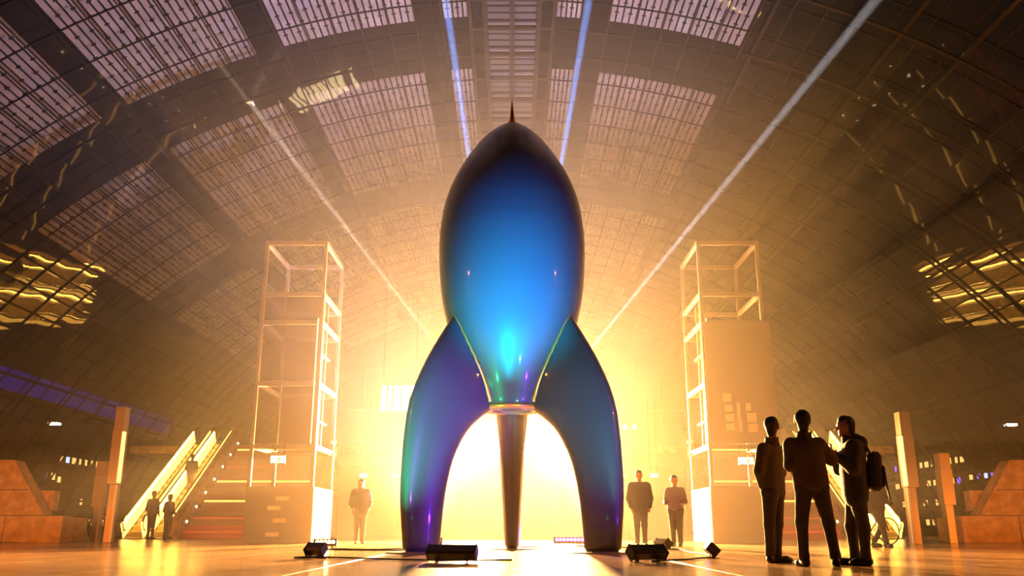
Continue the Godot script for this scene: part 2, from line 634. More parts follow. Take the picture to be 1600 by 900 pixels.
func make_ends() -> void:
	# the glazed end wall, far behind the lamps
	var w := structure("wall_back", "far glazed end wall of the hall with doors")
	var zb := Z0 - DZ * 26
	for i in range(-10, 11):
		var x := i * 2.0
		var top := VC + sqrt(VR * VR - x * x)
		put("post", box_mesh(Vector3(0.14, top, 0.2)), M.steel_dark, w, Transform3D(Basis(), Vector3(x, top / 2, zb)))
	for y in [3.2, 6.4, 9.6, 12.8]:
		var hw: float = sqrt(VR * VR - (y - VC) * (y - VC)) - 0.2
		put("transom", box_mesh(Vector3(hw * 2, 0.14, 0.16)), M.steel_dark, w, Transform3D(Basis(), Vector3(0, y, zb)))
	for i in range(-10, 10):
		for j in 5:
			var y0 := 3.2 * j
			var x := i * 2.0 + 1.0
			var top: float = minf(y0 + 3.2, VC + sqrt(VR * VR - maxf(absf(x - 1), absf(x + 1)) ** 2))
			if top - y0 > 0.4:
				put("glass_pane", box_mesh(Vector3(1.86, top - y0 - 0.14, 0.03)), M.clear_glass, w, Transform3D(Basis(), Vector3(x, (y0 + top) / 2, zb)))
	var wf := structure("wall_front", "glazed end wall behind the viewer")
	var zf := Z0 + DZ * 19
	for i in range(-10, 11):
		var x := i * 2.0
		var top := VC + sqrt(VR * VR - x * x)
		put("post", box_mesh(Vector3(0.14, top, 0.2)), M.steel_dark, wf, Transform3D(Basis(), Vector3(x, top / 2, zf)))

# ---------------------------------------------------------------- the rocket
const ROCKET := Vector3(0.0, 0.0, -16.5)

func make_rocket() -> void:
	var t := thing("rocket", "tall glossy rocket sculpture on three curved legs, lit blue, violet and green", "rocket", ROCKET)
	var keys := [Vector2(0.50, 2.60), Vector2(0.565, 2.585), Vector2(0.595, 2.63), Vector2(0.64, 2.75), Vector2(0.80, 3.06), Vector2(1.04, 3.58), Vector2(1.20, 4.0), Vector2(1.31, 4.42), Vector2(1.385, 4.8), Vector2(1.435, 5.28), Vector2(1.455, 5.75), Vector2(1.44, 6.19), Vector2(1.345, 6.79), Vector2(1.10, 7.42), Vector2(0.70, 8.05), Vector2(0.38, 8.38), Vector2(0.10, 8.57), Vector2(0.05, 8.6)]
	var s := st()
	lathe(s, spline(keys, 5), 96)
	obj("hull", s, M.rocket_paint, t)
	s = st()
	lathe(s, spline([Vector2(0.10, 8.57), Vector2(0.055, 8.68), Vector2(0.03, 8.85), Vector2(0.012, 9.05), Vector2(0.002, 9.2)], 4), 20)
	obj("nose_spike", s, M.brass, t)
	s = st()
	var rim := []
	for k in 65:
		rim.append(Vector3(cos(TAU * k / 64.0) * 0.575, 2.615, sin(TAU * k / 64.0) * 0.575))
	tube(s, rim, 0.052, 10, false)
	obj("base_rim", s, M.rim_light_metal, t)  # orange stands for the glow on the lower hull edge
	# exhaust ring: stepped rings under the hull
	s = st()
	var rings := []
	for p in [Vector2(0.0, 2.66), Vector2(0.20, 2.66), Vector2(0.20, 2.60), Vector2(0.26, 2.58), Vector2(0.30, 2.62), Vector2(0.36, 2.62), Vector2(0.39, 2.565), Vector2(0.45, 2.56), Vector2(0.48, 2.60), Vector2(0.52, 2.61)]:
		var ring := PackedVector3Array()
		for k in 48:
			ring.append(Vector3(cos(TAU * k / 48.0) * p.x, p.y, -sin(TAU * k / 48.0) * p.x))
		rings.append(ring)
	loft(s, rings, false, false, false)
	obj("exhaust_ring", s, M.nozzle, t)
	# legs: horizontal slices, [height, distance of the middle, half length, half width]
	var lk := [[0.02, 1.80, 0.30, 0.12], [0.06, 1.80, 0.315, 0.13], [0.10, 1.81, 0.345, 0.15], [0.3, 1.815, 0.36, 0.165], [0.8, 1.815, 0.405, 0.19], [1.2, 1.79, 0.44, 0.215], [1.6, 1.73, 0.485, 0.24], [1.95, 1.64, 0.555, 0.265], [2.2, 1.54, 0.63, 0.285], [2.4, 1.42, 0.73, 0.30], [2.55, 1.31, 0.81, 0.315], [2.75, 1.24, 0.83, 0.325], [3.05, 1.17, 0.79, 0.335], [3.4, 1.12, 0.68, 0.315], [3.75, 1.12, 0.49, 0.26], [4.05, 1.13, 0.30, 0.18], [4.25, 1.15, 0.155, 0.09], [4.36, 1.17, 0.06, 0.03]]
	var kv := []
	for k in lk:
		kv.append(Vector4(k[0], k[1], k[2], k[3]))
	var sm := spline(kv, 4)
	s = st()
	var rg := []
	for k in sm:
		var ring := PackedVector3Array()
		for i in 40:
			var a := TAU * i / 40.0
			var ca := cos(a)
			var sa := sin(a)
			var e := 0.9
			ring.append(Vector3(k.y + signf(ca) * pow(absf(ca), e) * k.z, k.x, signf(sa) * pow(absf(sa), e) * k.w))
		rg.append(ring)
	loft(s, rg)
	var leg := mesh_of(s)
	# orange beads standing for the rim light where the legs leave the hull
	var hull := spline(keys, 5)
	var hull_r := func(y: float) -> float:
		for i in hull.size() - 1:
			if hull[i].y <= y and hull[i + 1].y > y:
				return lerp(hull[i].x, hull[i + 1].x, (y - hull[i].y) / (hull[i + 1].y - hull[i].y))
		return 0.6
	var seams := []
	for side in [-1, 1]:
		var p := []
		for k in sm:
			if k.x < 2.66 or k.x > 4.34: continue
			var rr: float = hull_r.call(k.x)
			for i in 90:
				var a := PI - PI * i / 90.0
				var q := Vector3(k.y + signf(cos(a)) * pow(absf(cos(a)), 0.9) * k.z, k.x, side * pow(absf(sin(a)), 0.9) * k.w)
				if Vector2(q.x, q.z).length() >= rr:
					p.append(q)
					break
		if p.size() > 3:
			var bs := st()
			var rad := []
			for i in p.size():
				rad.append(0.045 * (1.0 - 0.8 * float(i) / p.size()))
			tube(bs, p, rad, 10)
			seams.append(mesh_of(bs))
	var ps := st()
	lathe(ps, [Vector2(0.62, 0.0), Vector2(0.62, 0.018), Vector2(0.60, 0.024)], 40, false)
	var plate := mesh_of(ps)
	for az in [-30.0, 90.0, 210.0]:
		var b := Basis(Vector3.UP, deg_to_rad(az))
		put("leg", leg, M.rocket_paint, t, Transform3D(b, Vector3.ZERO))
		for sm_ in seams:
			put("rim_light_bead", sm_, M.rim_light_metal, t, Transform3D(b, Vector3.ZERO))
		put("base_plate", plate, M.plate, t, Transform3D(Basis(), b * Vector3(1.81, 0.005, 0)))

# ---------------------------------------------------------------- stage lamps
func make_flood(x: float, label: String) -> void:
	var t := thing("flood_stand", label, "floodlight", Vector3(x, 0, -36.0))
	var s := st()
	for a in [-0.5, 0.5]:
		box(s, Vector3(a * 0.45, 0.12, 0), Vector3(0.62, 0.07, 0.32), Basis(Vector3(0, 0, 1), a * 1.1), 0.01)
	obj("foot", s, M.white_paint, t)
	s = st()
	tube(s, [Vector3(0, 0.1, 0), Vector3(0, 1.2, 0), Vector3(0, 3.1, 0)], 0.09, 16)
	obj("pole", s, M.white_paint, t)
	s = st()
	box(s, Vector3(0, 3.45, -0.06), Vector3(0.9, 0.62, 0.24), Basis(), 0.03)
	obj("housing", s, M.black_metal, t)
	s = st()
	for sx in [-1, 1]:
		box(s, Vector3(sx * 0.5, 3.3, -0.06), Vector3(0.03, 0.45, 0.06))
	box(s, Vector3(0, 3.09, -0.06), Vector3(1.03, 0.03, 0.06))
	obj("yoke", s, M.black_metal, t)
	for i in 3:
		for j in 2:
			put("lens_lamp", dome(0.125, 0.03, 10), M.flood_face, t, Transform3D(Basis(Vector3.RIGHT, PI / 2), Vector3((i - 1) * 0.28, 3.31 + j * 0.28, 0.062)))

func make_added_pendant(at: Vector3, label: String) -> void:
	var t := thing("added_pendant_lamp", label, "lamp", at)
	var s := st()
	lathe(s, [Vector2(0.42, 0.0), Vector2(0.36, 0.22), Vector2(0.16, 0.42), Vector2(0.06, 0.5)], 24)
	obj("shade", s, M.black_metal, t)
	put("lens_lamp", dome(0.34, 0.05, 8), M.added_pendant_lens, t, Transform3D(Basis(Vector3.RIGHT, PI), Vector3(0, -0.01, 0)))
	s = st()
	tube(s, [Vector3(0, 0.48, 0), Vector3(0, VC + sqrt(VR * VR - at.x * at.x) - at.y, 0)], 0.015, 6)
	obj("rod", s, M.black_metal, t)
	spot("added_pendant_light", at + Vector3(0, -0.1, 0), Vector3(at.x * 0.64, 0, at.z - 4.0), Color(1.0, 0.55, 0.18), 125.0, 48.0, 0.9, 0.25)

func make_beam_bar() -> void:
	var t := thing("beam_projector", "row of four narrow beam projectors on a crossbar between the floodlight stands", "projector", Vector3(0, 0, -36.2))
	var s := st()
	tube(s, [Vector3(-1.75, 3.95, 0), Vector3(1.8, 3.95, 0)], 0.05, 10)
	obj("crossbar", s, M.black_metal, t)
	for x in [-1.7, 1.75]:
		s = st()
		tube(s, [Vector3(x, 3.75, 0), Vector3(x, 3.95, 0)], 0.045, 10)
		obj("stub", s, M.black_metal, t)
	for k in 4:
		var x := -0.33 + 0.24 * k
		var to: Vector3 = BEAMS[k][0]
		var d := (to - Vector3(x, 4.2, -36.2)).normalized()
		var b := Basis.looking_at(d)
		var hd := st()
		tube(hd, [Vector3(0, 0, 0.1), Vector3(0, 0, 0.08), Vector3(0, 0, -0.1)], [0.05, 0.085, 0.095], 16)
		obj("head", hd, M.black_metal, t, Transform3D(b, Vector3(x, 4.2, 0)))
		put("lens_lamp", dome(0.08, 0.015), M.beam_lens, t, Transform3D(b * Basis(Vector3.RIGHT, -PI / 2), Vector3(x, 4.2, 0) + b * Vector3(0, 0, -0.1)))
		hd = st()
		box(hd, Vector3(0, -0.12, 0), Vector3(0.06, 0.16, 0.06))
		obj("bracket", hd, M.black_metal, t, Transform3D(Basis(), Vector3(x, 4.2, 0)))

# a floor wash: housing with a row of lenses on a bracket; faces local -z, tilted up
func make_wash(label: String, at: Vector3, aim: Vector3, width: float, lenses: int, lens: Material, color: Color, energy: float, angle: float) -> void:
	var t := thing("led_wash_light", label, "stage light", at, 0.0, "coloured floor washes round the rocket")
	var flat := Vector3(aim.x - at.x, 0, aim.z - at.z).normalized()
	var yaw := Basis.looking_at(flat)
	var d := (aim - at).normalized()
	var up := minf(asin(d.y), 0.75) if asin(d.y) < 1.0 else 1.1
	var tilt := yaw * Basis(Vector3.RIGHT, up)
	var c := Vector3(0, 0.125, 0)
	var s := st()
	var prof := [Vector2(-0.075, -0.05), Vector2(-0.04, -0.065), Vector2(0.075, -0.065), Vector2(0.085, -0.055), Vector2(0.085, 0.055), Vector2(0.075, 0.065), Vector2(-0.04, 0.065), Vector2(-0.075, 0.05)]
	prism(s, prof, width, Basis(Vector3(0, 0, -1), Vector3(0, 1, 0), Vector3(1, 0, 0)))
	obj("housing", s, M.black_metal, t, Transform3D(tilt, c))
	for sx in [-1, 1]:
		s = st()
		box(s, Vector3(sx * (width / 2 + 0.008), 0, 0), Vector3(0.016, 0.145, 0.18), Basis(), 0.004)
		obj("end_cap", s, M.black_metal, t, Transform3D(tilt, c))
	for sx in [-1, 1]:
		s = st()
		box(s, Vector3(sx * width * 0.32, 0.03, 0), Vector3(0.03, 0.06, 0.05))
		box(s, Vector3(sx * width * 0.32, 0.006, 0), Vector3(0.05, 0.012, 0.2))
		obj("foot", s, M.black_metal, t, Transform3D(yaw, Vector3.ZERO))
	for i in lenses:
		put("lens_lamp", dome(0.045, 0.02), lens, t, Transform3D(tilt * Basis(Vector3.RIGHT, -PI / 2), c + tilt * Vector3((i - (lenses - 1) / 2.0) * (width - 0.04) / lenses, 0, -0.085)))
	if energy > 0.0:
		spot("wash_light", at + c + tilt * Vector3(0, 0, -0.13), at + c + d * 5.0, color, energy, angle, 1.0, 0.07)

func cable(pts: Array, label: String) -> void:
	var s := st()
	var k := []
	for p in pts:
		k.append(Vector3(p[0], 0.02, p[1]))
	tube(s, spline(k, 6), 0.013, 6)
	var o := obj("power_cable", s, M.rubber, self)
	tag(o, label, "cable")

# ---------------------------------------------------------------- towers
func make_tower(side: int, label: String) -> void:
	# inner face at x = 5.5, outer at 7.3, front z = -24.5, back -27.1; local x points outward
	var t := thing("lift_tower", label, "lift tower", Vector3(side * 5.5, 0, -24.5))
	var sx := float(side)
	var W := 1.85
	var D := 2.6
	var HT := 8.7
	for x in [0.05, W - 0.05]:
		for z in [-0.05, -D + 0.05]:
			put("post", box_mesh(Vector3(0.1, HT - 1.53, 0.1), 0.008), M.tower_steel, t, Transform3D(Basis(), Vector3(sx * x, 1.53 + (HT - 1.53) / 2, z)))
	for y in [2.62, 4.4, 6.2, 7.05, HT - 0.07]:
		for z in [-0.05, -D + 0.05]:
			put("crossbar", box_mesh(Vector3(W - 0.2, 0.13, 0.08), 0.008), M.tower_steel, t, Transform3D(Basis(), Vector3(sx * W / 2, y, z)))
		for x in [0.05, W - 0.05]:
			put("side_rung", box_mesh(Vector3(0.09, 0.15, D - 0.2), 0.01), M.tower_steel, t, Transform3D(Basis(), Vector3(sx * x, y, -D / 2)))
	# thin guide rails between the posts on the inner side
	for z in [-0.75, -1.2]:
		put("guide_rail", box_mesh(Vector3(0.05, 4.3, 0.06)), M.tower_steel, t, Transform3D(Basis(), Vector3(sx * 0.14, 4.8, z)))
	for y in [3.4, 5.35]:
		put("rail_clip", box_mesh(Vector3(0.12, 0.05, 1.3)), M.tower_steel, t, Transform3D(Basis(), Vector3(sx * 0.14, y, -1.0)))
	# base block
	var s := st()
	box(s, Vector3(sx * W / 2, 0.765, -D / 2), Vector3(W, 1.53, D), Basis(), 0.015)
	obj("base_block", s, M.tower_panel, t)
	put("lit_side_face", box_mesh(Vector3(0.03, 1.49, D - 0.05)), M.white_paint, t, Transform3D(Basis(), Vector3(-sx * 0.012, 0.765, -D / 2)))  # white here stands for floodlight on the side facing the lamps
	if side < 0:
		for y in [3.5, 5.3, 6.62]:
			var hh: float = {3.5: 1.6, 5.3: 1.6, 6.62: 0.7}[y]
			put("glass_panel", box_mesh(Vector3(W - 0.22, hh, 0.02)), M.lift_glass, t, Transform3D(Basis(), Vector3(sx * W / 2, y, -0.06)))
			put("glass_panel", box_mesh(Vector3(W - 0.22, hh, 0.02)), M.lift_glass, t, Transform3D(Basis(), Vector3(sx * W / 2, y, -D + 0.06)))
		s = st()
		for y in [0.25, 0.62, 0.95, 1.2]:
			box(s, Vector3(sx * (0.95 + 0.12 * sin(y * 9)), y, 0.006), Vector3(0.36, 0.11, 0.012))
		obj("notice_strips", s, M.pale_sheet, t)
	else:
		s = st()
		box(s, Vector3(sx * 1.02, 4.45, 0.03), Vector3(1.95, 3.5, 0.06), Basis(), 0.01)
		obj("front_panel", s, M.tower_panel, t)
		# pale squares printed on the panel
		var g := [[0.62, 3.98, 0.24, 0.24], [0.64, 3.68, 0.22, 0.2], [0.65, 3.42, 0.24, 0.22], [0.66, 3.16, 0.24, 0.2], [1.2, 3.72, 0.14, 0.22], [1.28, 3.42, 0.26, 0.26], [1.29, 3.13, 0.26, 0.24], [0.92, 3.6, 0.09, 0.5], [0.95, 3.2, 0.09, 0.36]]
		for q in g:
			put("graphic_square", box_mesh(Vector3(q[2], q[3], 0.01)), M.pale_sheet, t, Transform3D(Basis(), Vector3(sx * (q[0] - 0.02), q[1], 0.065)))
		put("parapet_glass", box_mesh(Vector3(W - 0.3, 0.75, 0.02)), M.clear_glass, t, Transform3D(Basis(), Vector3(sx * W / 2, 1.95, -0.06)))
	# glowing line standing for floodlight on the inner front edge
	put("strip_lamp", box_mesh(Vector3(0.03, 3.6, 0.03)), M.lit_edge_glow, t, Transform3D(Basis(), Vector3(sx * 0.14, 4.5, 0.02)))
	for y in [2.55, 2.9]:
		put("small_camera", box_mesh(Vector3(0.16, 0.1, 0.1), 0.02), M.white_paint, t, Transform3D(Basis(), Vector3(-sx * 0.13, y, -1.8)))

func make_exit_sign(at: Vector3, w: float, label: String, rods := 0.5) -> void:
	var t := thing("exit_sign", label, "exit sign", at)
	var h := w * 0.55
	put("case", box_mesh(Vector3(w, h, 0.07), 0.008), M.steel_dark, t)
	put("lit_face", box_mesh(Vector3(w - 0.03, h - 0.03, 0.012)), M.exit_white, t, Transform3D(Basis(), Vector3(0, 0, 0.036)))
	# green walking figure and arrow
	var s := st()
	var k := h / 0.3
	prism(s, [Vector2(-0.06, -0.1), Vector2(-0.03, -0.1), Vector2(0.0, -0.03), Vector2(0.05, -0.09), Vector2(0.08, -0.07), Vector2(0.03, 0.0), Vector2(0.05, 0.04), Vector2(0.09, 0.03), Vector2(0.09, 0.055), Vector2(0.03, 0.07), Vector2(-0.05, 0.05), Vector2(-0.06, 0.0), Vector2(-0.03, 0.0), Vector2(-0.02, 0.03), Vector2(-0.01, 0.0), Vector2(-0.03, -0.05)].map(func(p): return p * k), 0.008, Basis(), Vector3(0.04 * k, -0.01, 0.045))
	obj("green_pictogram", s, M.exit_green, t)
	for x in [-0.4, 0.4]:
		s = st()
		tube(s, [Vector3(x * w, h / 2, 0), Vector3(x * w, h / 2 + rods, 0)], 0.008, 6)
		obj("rod", s, M.steel_dark, t)

# ---------------------------------------------------------------- escalators, stairs
func make_escalator(x: float, label: String) -> void:
	# runs from z = -35.8 at the floor to z = -42.4 at 4.25 m
	var t := thing("escalator", label, "escalator", Vector3(x, 0, -35.8), 0.0, "escalators up to the gallery")
	var run := 6.6
	var rise := 4.25
	var dirv := Vector3(0, rise, -run).normalized()
	var L := Vector2(run, rise).length()
	var ang := atan2(rise, run)
	var B := Basis(Vector3.RIGHT, ang)   # local -z climbs
	var mid := Vector3(0, rise / 2, -run / 2)
	put("truss", box_mesh(Vector3(0.92, 0.35, L)), M.escalator_metal, t, Transform3D(B, mid + Vector3(0, -0.12, 0)))
	var n := 17
	for i in n:
		var f := (i + 0.5) / n
		put("step", box_mesh(Vector3(0.6, 0.2, 0.40), 0.01), M.escalator_step, t, Transform3D(Basis(), Vector3(0, rise * f + 0.05, -run * f)))
	for sx in [-1, 1]:
		var c: Vector3 = mid + Vector3(sx * 0.4, 0, 0) + B * Vector3(0, 0.42, 0)
		put("balustrade", box_mesh(Vector3(0.03, 0.72, L + 0.3)), M.balustrade_lamp, t, Transform3D(B, c))
		put("skirt", box_mesh(Vector3(0.1, 0.16, L + 0.2)), M.escalator_metal, t, Transform3D(B, mid + Vector3(sx * 0.4, 0, 0) + B * Vector3(0, 0.06, 0)))
		var s := st()
		var p := []
		for k in 9:
			var a := PI * k / 8.0
			p.append(Vector3(sx * 0.4, 0, 0) + Vector3(0, 0.62, 0.1) + Vector3(0, -cos(a), sin(a)) * 0.3)
		p.append(Vector3(sx * 0.4, 0, 0) + dirv * L + B * Vector3(0, 0.8, 0))
		for k in 6:
			var a := PI * k / 5.0
			p.append(Vector3(sx * 0.4, rise, -run) + Vector3(0, 0.62, -0.2) + Vector3(0, cos(a), -sin(a)) * 0.3)
		tube(s, p, 0.04, 8)
		obj("handrail", s, M.handrail, t)
		put("strip_lamp", box_mesh(Vector3(0.05, 0.05, L)), M.rail_lamp, t, Transform3D(B, mid + Vector3(sx * 0.4, 0, 0) + B * Vector3(-sx * 0.045, 0.70, 0)))
	put("landing_plate", box_mesh(Vector3(0.9, 0.03, 1.0), 0.005), M.escalator_metal, t, Transform3D(Basis(), Vector3(0, 0.02, 0.55)))

func make_stair(side: int, label: String) -> void:
	var w := 4.6
	var x := side * 10.8
	var t := thing("grand_stair", label, "stairs", Vector3(x, 0, -35.6))
	var n := 24
	for i in n:
		var y := 4.25 * (i + 1) / n
		var h := 4.25 / n
		put("step", box_mesh(Vector3(w, h, 0.44), 0.008), M.red_light_tint if i < 3 else M.stair_stone, t, Transform3D(Basis(), Vector3(0, y - h / 2, -0.14 - 6.7 * i / n)))  # lowest steps coloured red for the red light on their risers
	for k in [1, 4, 8, 13, 17, 22]:
		var bright: bool = k == 8 or k == 13 or k == 22
		put("strip_lamp", box_mesh(Vector3(w - 0.1, 0.07 if bright else 0.035, 0.03)), M.strip_lamp if bright else M.strip_lamp_dim, t, Transform3D(Basis(), Vector3(0, 4.25 * (k + 0.55) / n, 0.09 - 6.7 * k / n)))
	for sx in [-1, 1]:
		var s := st()
		var poly := [Vector2(-0.3, 0.0), Vector2(0.3, 0.0), Vector2(7.2, 4.25), Vector2(7.2, 5.05), Vector2(6.4, 5.05), Vector2(-0.3, 0.75)]
		prism(s, poly, 0.28, Basis(Vector3(0, 0, -1), Vector3(0, 1, 0), Vector3(1, 0, 0)), Vector3(sx * (w / 2 + 0.16), 0, 0.1))
		obj("cheek_wall", s, M.stone, t)
		for k in 7:
			var f := (k + 0.6) / 7.0
			put("stair_lamp", dome(0.05, 0.04), M.bar_lamp, t, Transform3D(Basis(Vector3.RIGHT, PI / 2), Vector3(sx * (w / 2 - 0.0), 4.25 * f + 0.3, 0.14 - 6.7 * f)))

func make_gallery(side: int) -> void:
	var t := structure("floor_gallery", "raised gallery floor reached by the escalators")
	put("slab", box_mesh(Vector3(13.0, 0.35, 9.0)), M.stone, t, Transform3D(Basis(), Vector3(side * 12.0, 4.06, -46.9)))
	for x in [6.2, 10.0, 14.0, 17.6]:
		put("column", box_mesh(Vector3(0.4, 3.88, 0.4), 0.02), M.stone, t, Transform3D(Basis(), Vector3(side * x, 1.94, -50.0)))
	put("rear_wall", box_mesh(Vector3(13.0, 3.88, 0.2)), M.tower_panel, t, Transform3D(Basis(), Vector3(side * 12.0, 1.94, -51.2)))

# ---------------------------------------------------------------- pylons, cheek walls
func make_pylon(at: Vector3, h: float, side: int, label: String, lit: bool) -> void:
	var t := thing("signage_pylon", label, "pylon", at)
	var s := st()
	box(s, Vector3(0, h * 0.21, 0), Vector3(0.22, h * 0.42, 0.3), Basis(), 0.01)
	obj("lower_blade", s, M.pylon_metal, t)
	s = st()
	box(s, Vector3(side * 0.03, h * 0.62, 0), Vector3(0.34, h * 0.4, 0.34), Basis(), 0.01)
	obj("middle_blade", s, M.pylon_metal, t)
	s = st()
	box(s, Vector3(side * 0.03, h * 0.91, 0), Vector3(0.3, h * 0.18, 0.34), Basis(), 0.01)
	obj("head_box", s, M.pylon_metal, t)
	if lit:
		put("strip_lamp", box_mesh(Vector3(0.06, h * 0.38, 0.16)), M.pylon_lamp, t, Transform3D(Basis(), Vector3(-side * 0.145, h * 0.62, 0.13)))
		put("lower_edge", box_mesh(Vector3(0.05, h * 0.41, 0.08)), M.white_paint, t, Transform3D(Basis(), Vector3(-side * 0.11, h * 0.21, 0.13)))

func make_cheek(side: int, label: String) -> void:
	# stepped stone side wall of a stair, as seen from its end: built of panels
	var t := thing("stone_stair_wall", label, "stone wall", Vector3(side * 13.75, 0, -27.6))
	var sx := float(side)
	var f := func(p: Vector2) -> Vector2: return Vector2(p.x * sx, p.y)
	var lower := [[0.0, 1.75], [1.78, 3.9], [3.93, 6.2]]
	for q in lower:
		put("stone_panel", box_mesh(Vector3(q[1] - q[0], 0.78, 0.5), 0.012), M.stone, t, Transform3D(Basis(), Vector3(sx * (q[0] + q[1]) / 2, 0.39, 0)))
	var s := st()
	prism(s, [Vector2(0.62, 0.8), Vector2(6.2, 0.8), Vector2(6.2, 1.55), Vector2(1.16, 1.55)].map(f), 0.5, Basis(), Vector3(0, 0.0, -0.03))
	obj("stone_panel", s, M.stone, t)
	s = st()
	prism(s, [Vector2(1.18, 1.575), Vector2(6.2, 1.575), Vector2(6.2, 2.4), Vector2(1.76, 2.4)].map(f), 0.5, Basis(), Vector3(0, 0, -0.03))
	obj("stone_panel", s, M.stone, t)
	s = st()
	prism(s, [Vector2(0.58, 0.8), Vector2(0.64, 0.8), Vector2(1.78, 2.4), Vector2(6.2, 2.4), Vector2(6.2, 2.46), Vector2(1.74, 2.46)].map(f), 0.58, Basis(), Vector3(0, 0, -0.03))
	obj("coping", s, M.stone, t)
	put("stone_block", box_mesh(Vector3(0.5, 0.62, 0.4), 0.012), M.stone, t, Transform3D(Basis(), Vector3(sx * 0.95, 1.25, -0.6)))
	put("stair_mass", box_mesh(Vector3(5.2, 0.76, 3.0), 0.012), M.stone, t, Transform3D(Basis(), Vector3(sx * 3.5, 0.38, -1.8)))

# ---------------------------------------------------------------- bits in the distance
func make_bicycle(at: Vector3, turn: float, label: String) -> void:
	var t := thing("bicycle", label, "bicycle", at, turn, "parked bicycles")
	var s: SurfaceTool
	for x in [-0.52, 0.52]:
		s = st()
		var p := []
		for k in 25:
			p.append(Vector3(x + cos(TAU * k / 24.0) * 0.33, 0.345 + sin(TAU * k / 24.0) * 0.33, 0))
		tube(s, p, 0.016, 6, false)
		var wh := obj("wheel", s, M.rubber, t)
		s = st()
		for k in 8:
			tube(s, [Vector3(x, 0.345, 0), Vector3(x + cos(TAU * k / 8.0) * 0.32, 0.345 + sin(TAU * k / 8.0) * 0.32, 0)], 0.003, 3)
		obj("spokes", s, M.pylon_metal, wh).set_meta("kind", "stuff")
	s = st()
	for q in [[Vector3(-0.52, 0.345, 0), Vector3(-0.05, 0.32, 0)], [Vector3(-0.05, 0.32, 0), Vector3(0.36, 0.8, 0)], [Vector3(-0.18, 0.78, 0), Vector3(0.36, 0.84, 0)], [Vector3(-0.05, 0.32, 0), Vector3(-0.2, 0.88, 0)], [Vector3(-0.52, 0.345, 0), Vector3(-0.18, 0.78, 0)], [Vector3(0.52, 0.345, 0), Vector3(0.34, 0.98, 0)]]:
		tube(s, q, 0.017, 6)
	obj("frame", s, M.bike_paint, t)
	s = st()
	tube(s, [Vector3(0.22, 1.0, 0.26), Vector3(0.34, 1.0, 0.1), Vector3(0.34, 1.0, -0.1), Vector3(0.22, 1.0, -0.26)], 0.014, 6)
	obj("handlebar", s, M.black_metal, t)
	s = st()
	box(s, Vector3(-0.22, 0.91, 0), Vector3(0.26, 0.06, 0.13), Basis(), 0.02)
	obj("saddle", s, M.rubber, t)

func make_lamp_bank() -> void:
	var t := thing("hanging_light_bank", "hanging bank of bright vertical light bars glowing in the haze", "light bank", Vector3(-5.5, 6.5, -42.0))
	put("back_panel", box_mesh(Vector3(2.0, 1.45, 0.08), 0.01), M.black_metal, t, Transform3D(Basis(), Vector3(0, 0, -0.07)))
	for q in [[-0.76, 0.2], [-0.46, 0.16], [-0.1, 0.3], [0.3, 0.32], [0.72, 0.34]]:
		put("bar_lamp", box_mesh(Vector3(q[1], 1.25, 0.06)), M.bank_lamp, t, Transform3D(Basis(Vector3(0, 0, 1), -0.05), Vector3(q[0], 0, 0)))
	for x in [-0.8, 0.8]:
		var s := st()
		tube(s, [Vector3(x, 0.7, -0.07), Vector3(x, 8.4, -0.07)], 0.02, 6)
		obj("hanging_rod", s, M.black_metal, t)

func make_twin_lamp() -> void:
	var t := thing("twin_lamp_post", "slim post with two round lamps behind the standing pair of people", "lamp post", Vector3(5.0, 0, -37.0))
	var s := st()
	tube(s, [Vector3(0, 0, 0), Vector3(0, 4.4, 0)], 0.04, 8)
	obj("pole", s, M.tower_steel, t)
	s = st()
	box(s, Vector3(0, 4.42, 0), Vector3(0.5, 0.05, 0.05))
	obj("arm", s, M.tower_steel, t)
	for x in [-0.2, 0.2]:
		s = st()
		lathe(s, [Vector2(0.0, -0.1), Vector2(0.07, -0.07), Vector2(0.1, 0.0), Vector2(0.07, 0.07), Vector2(0.0, 0.1)], 8)
		obj("globe_lamp", s, M.bar_lamp, t, Transform3D(Basis(), Vector3(x, 4.55, 0)))

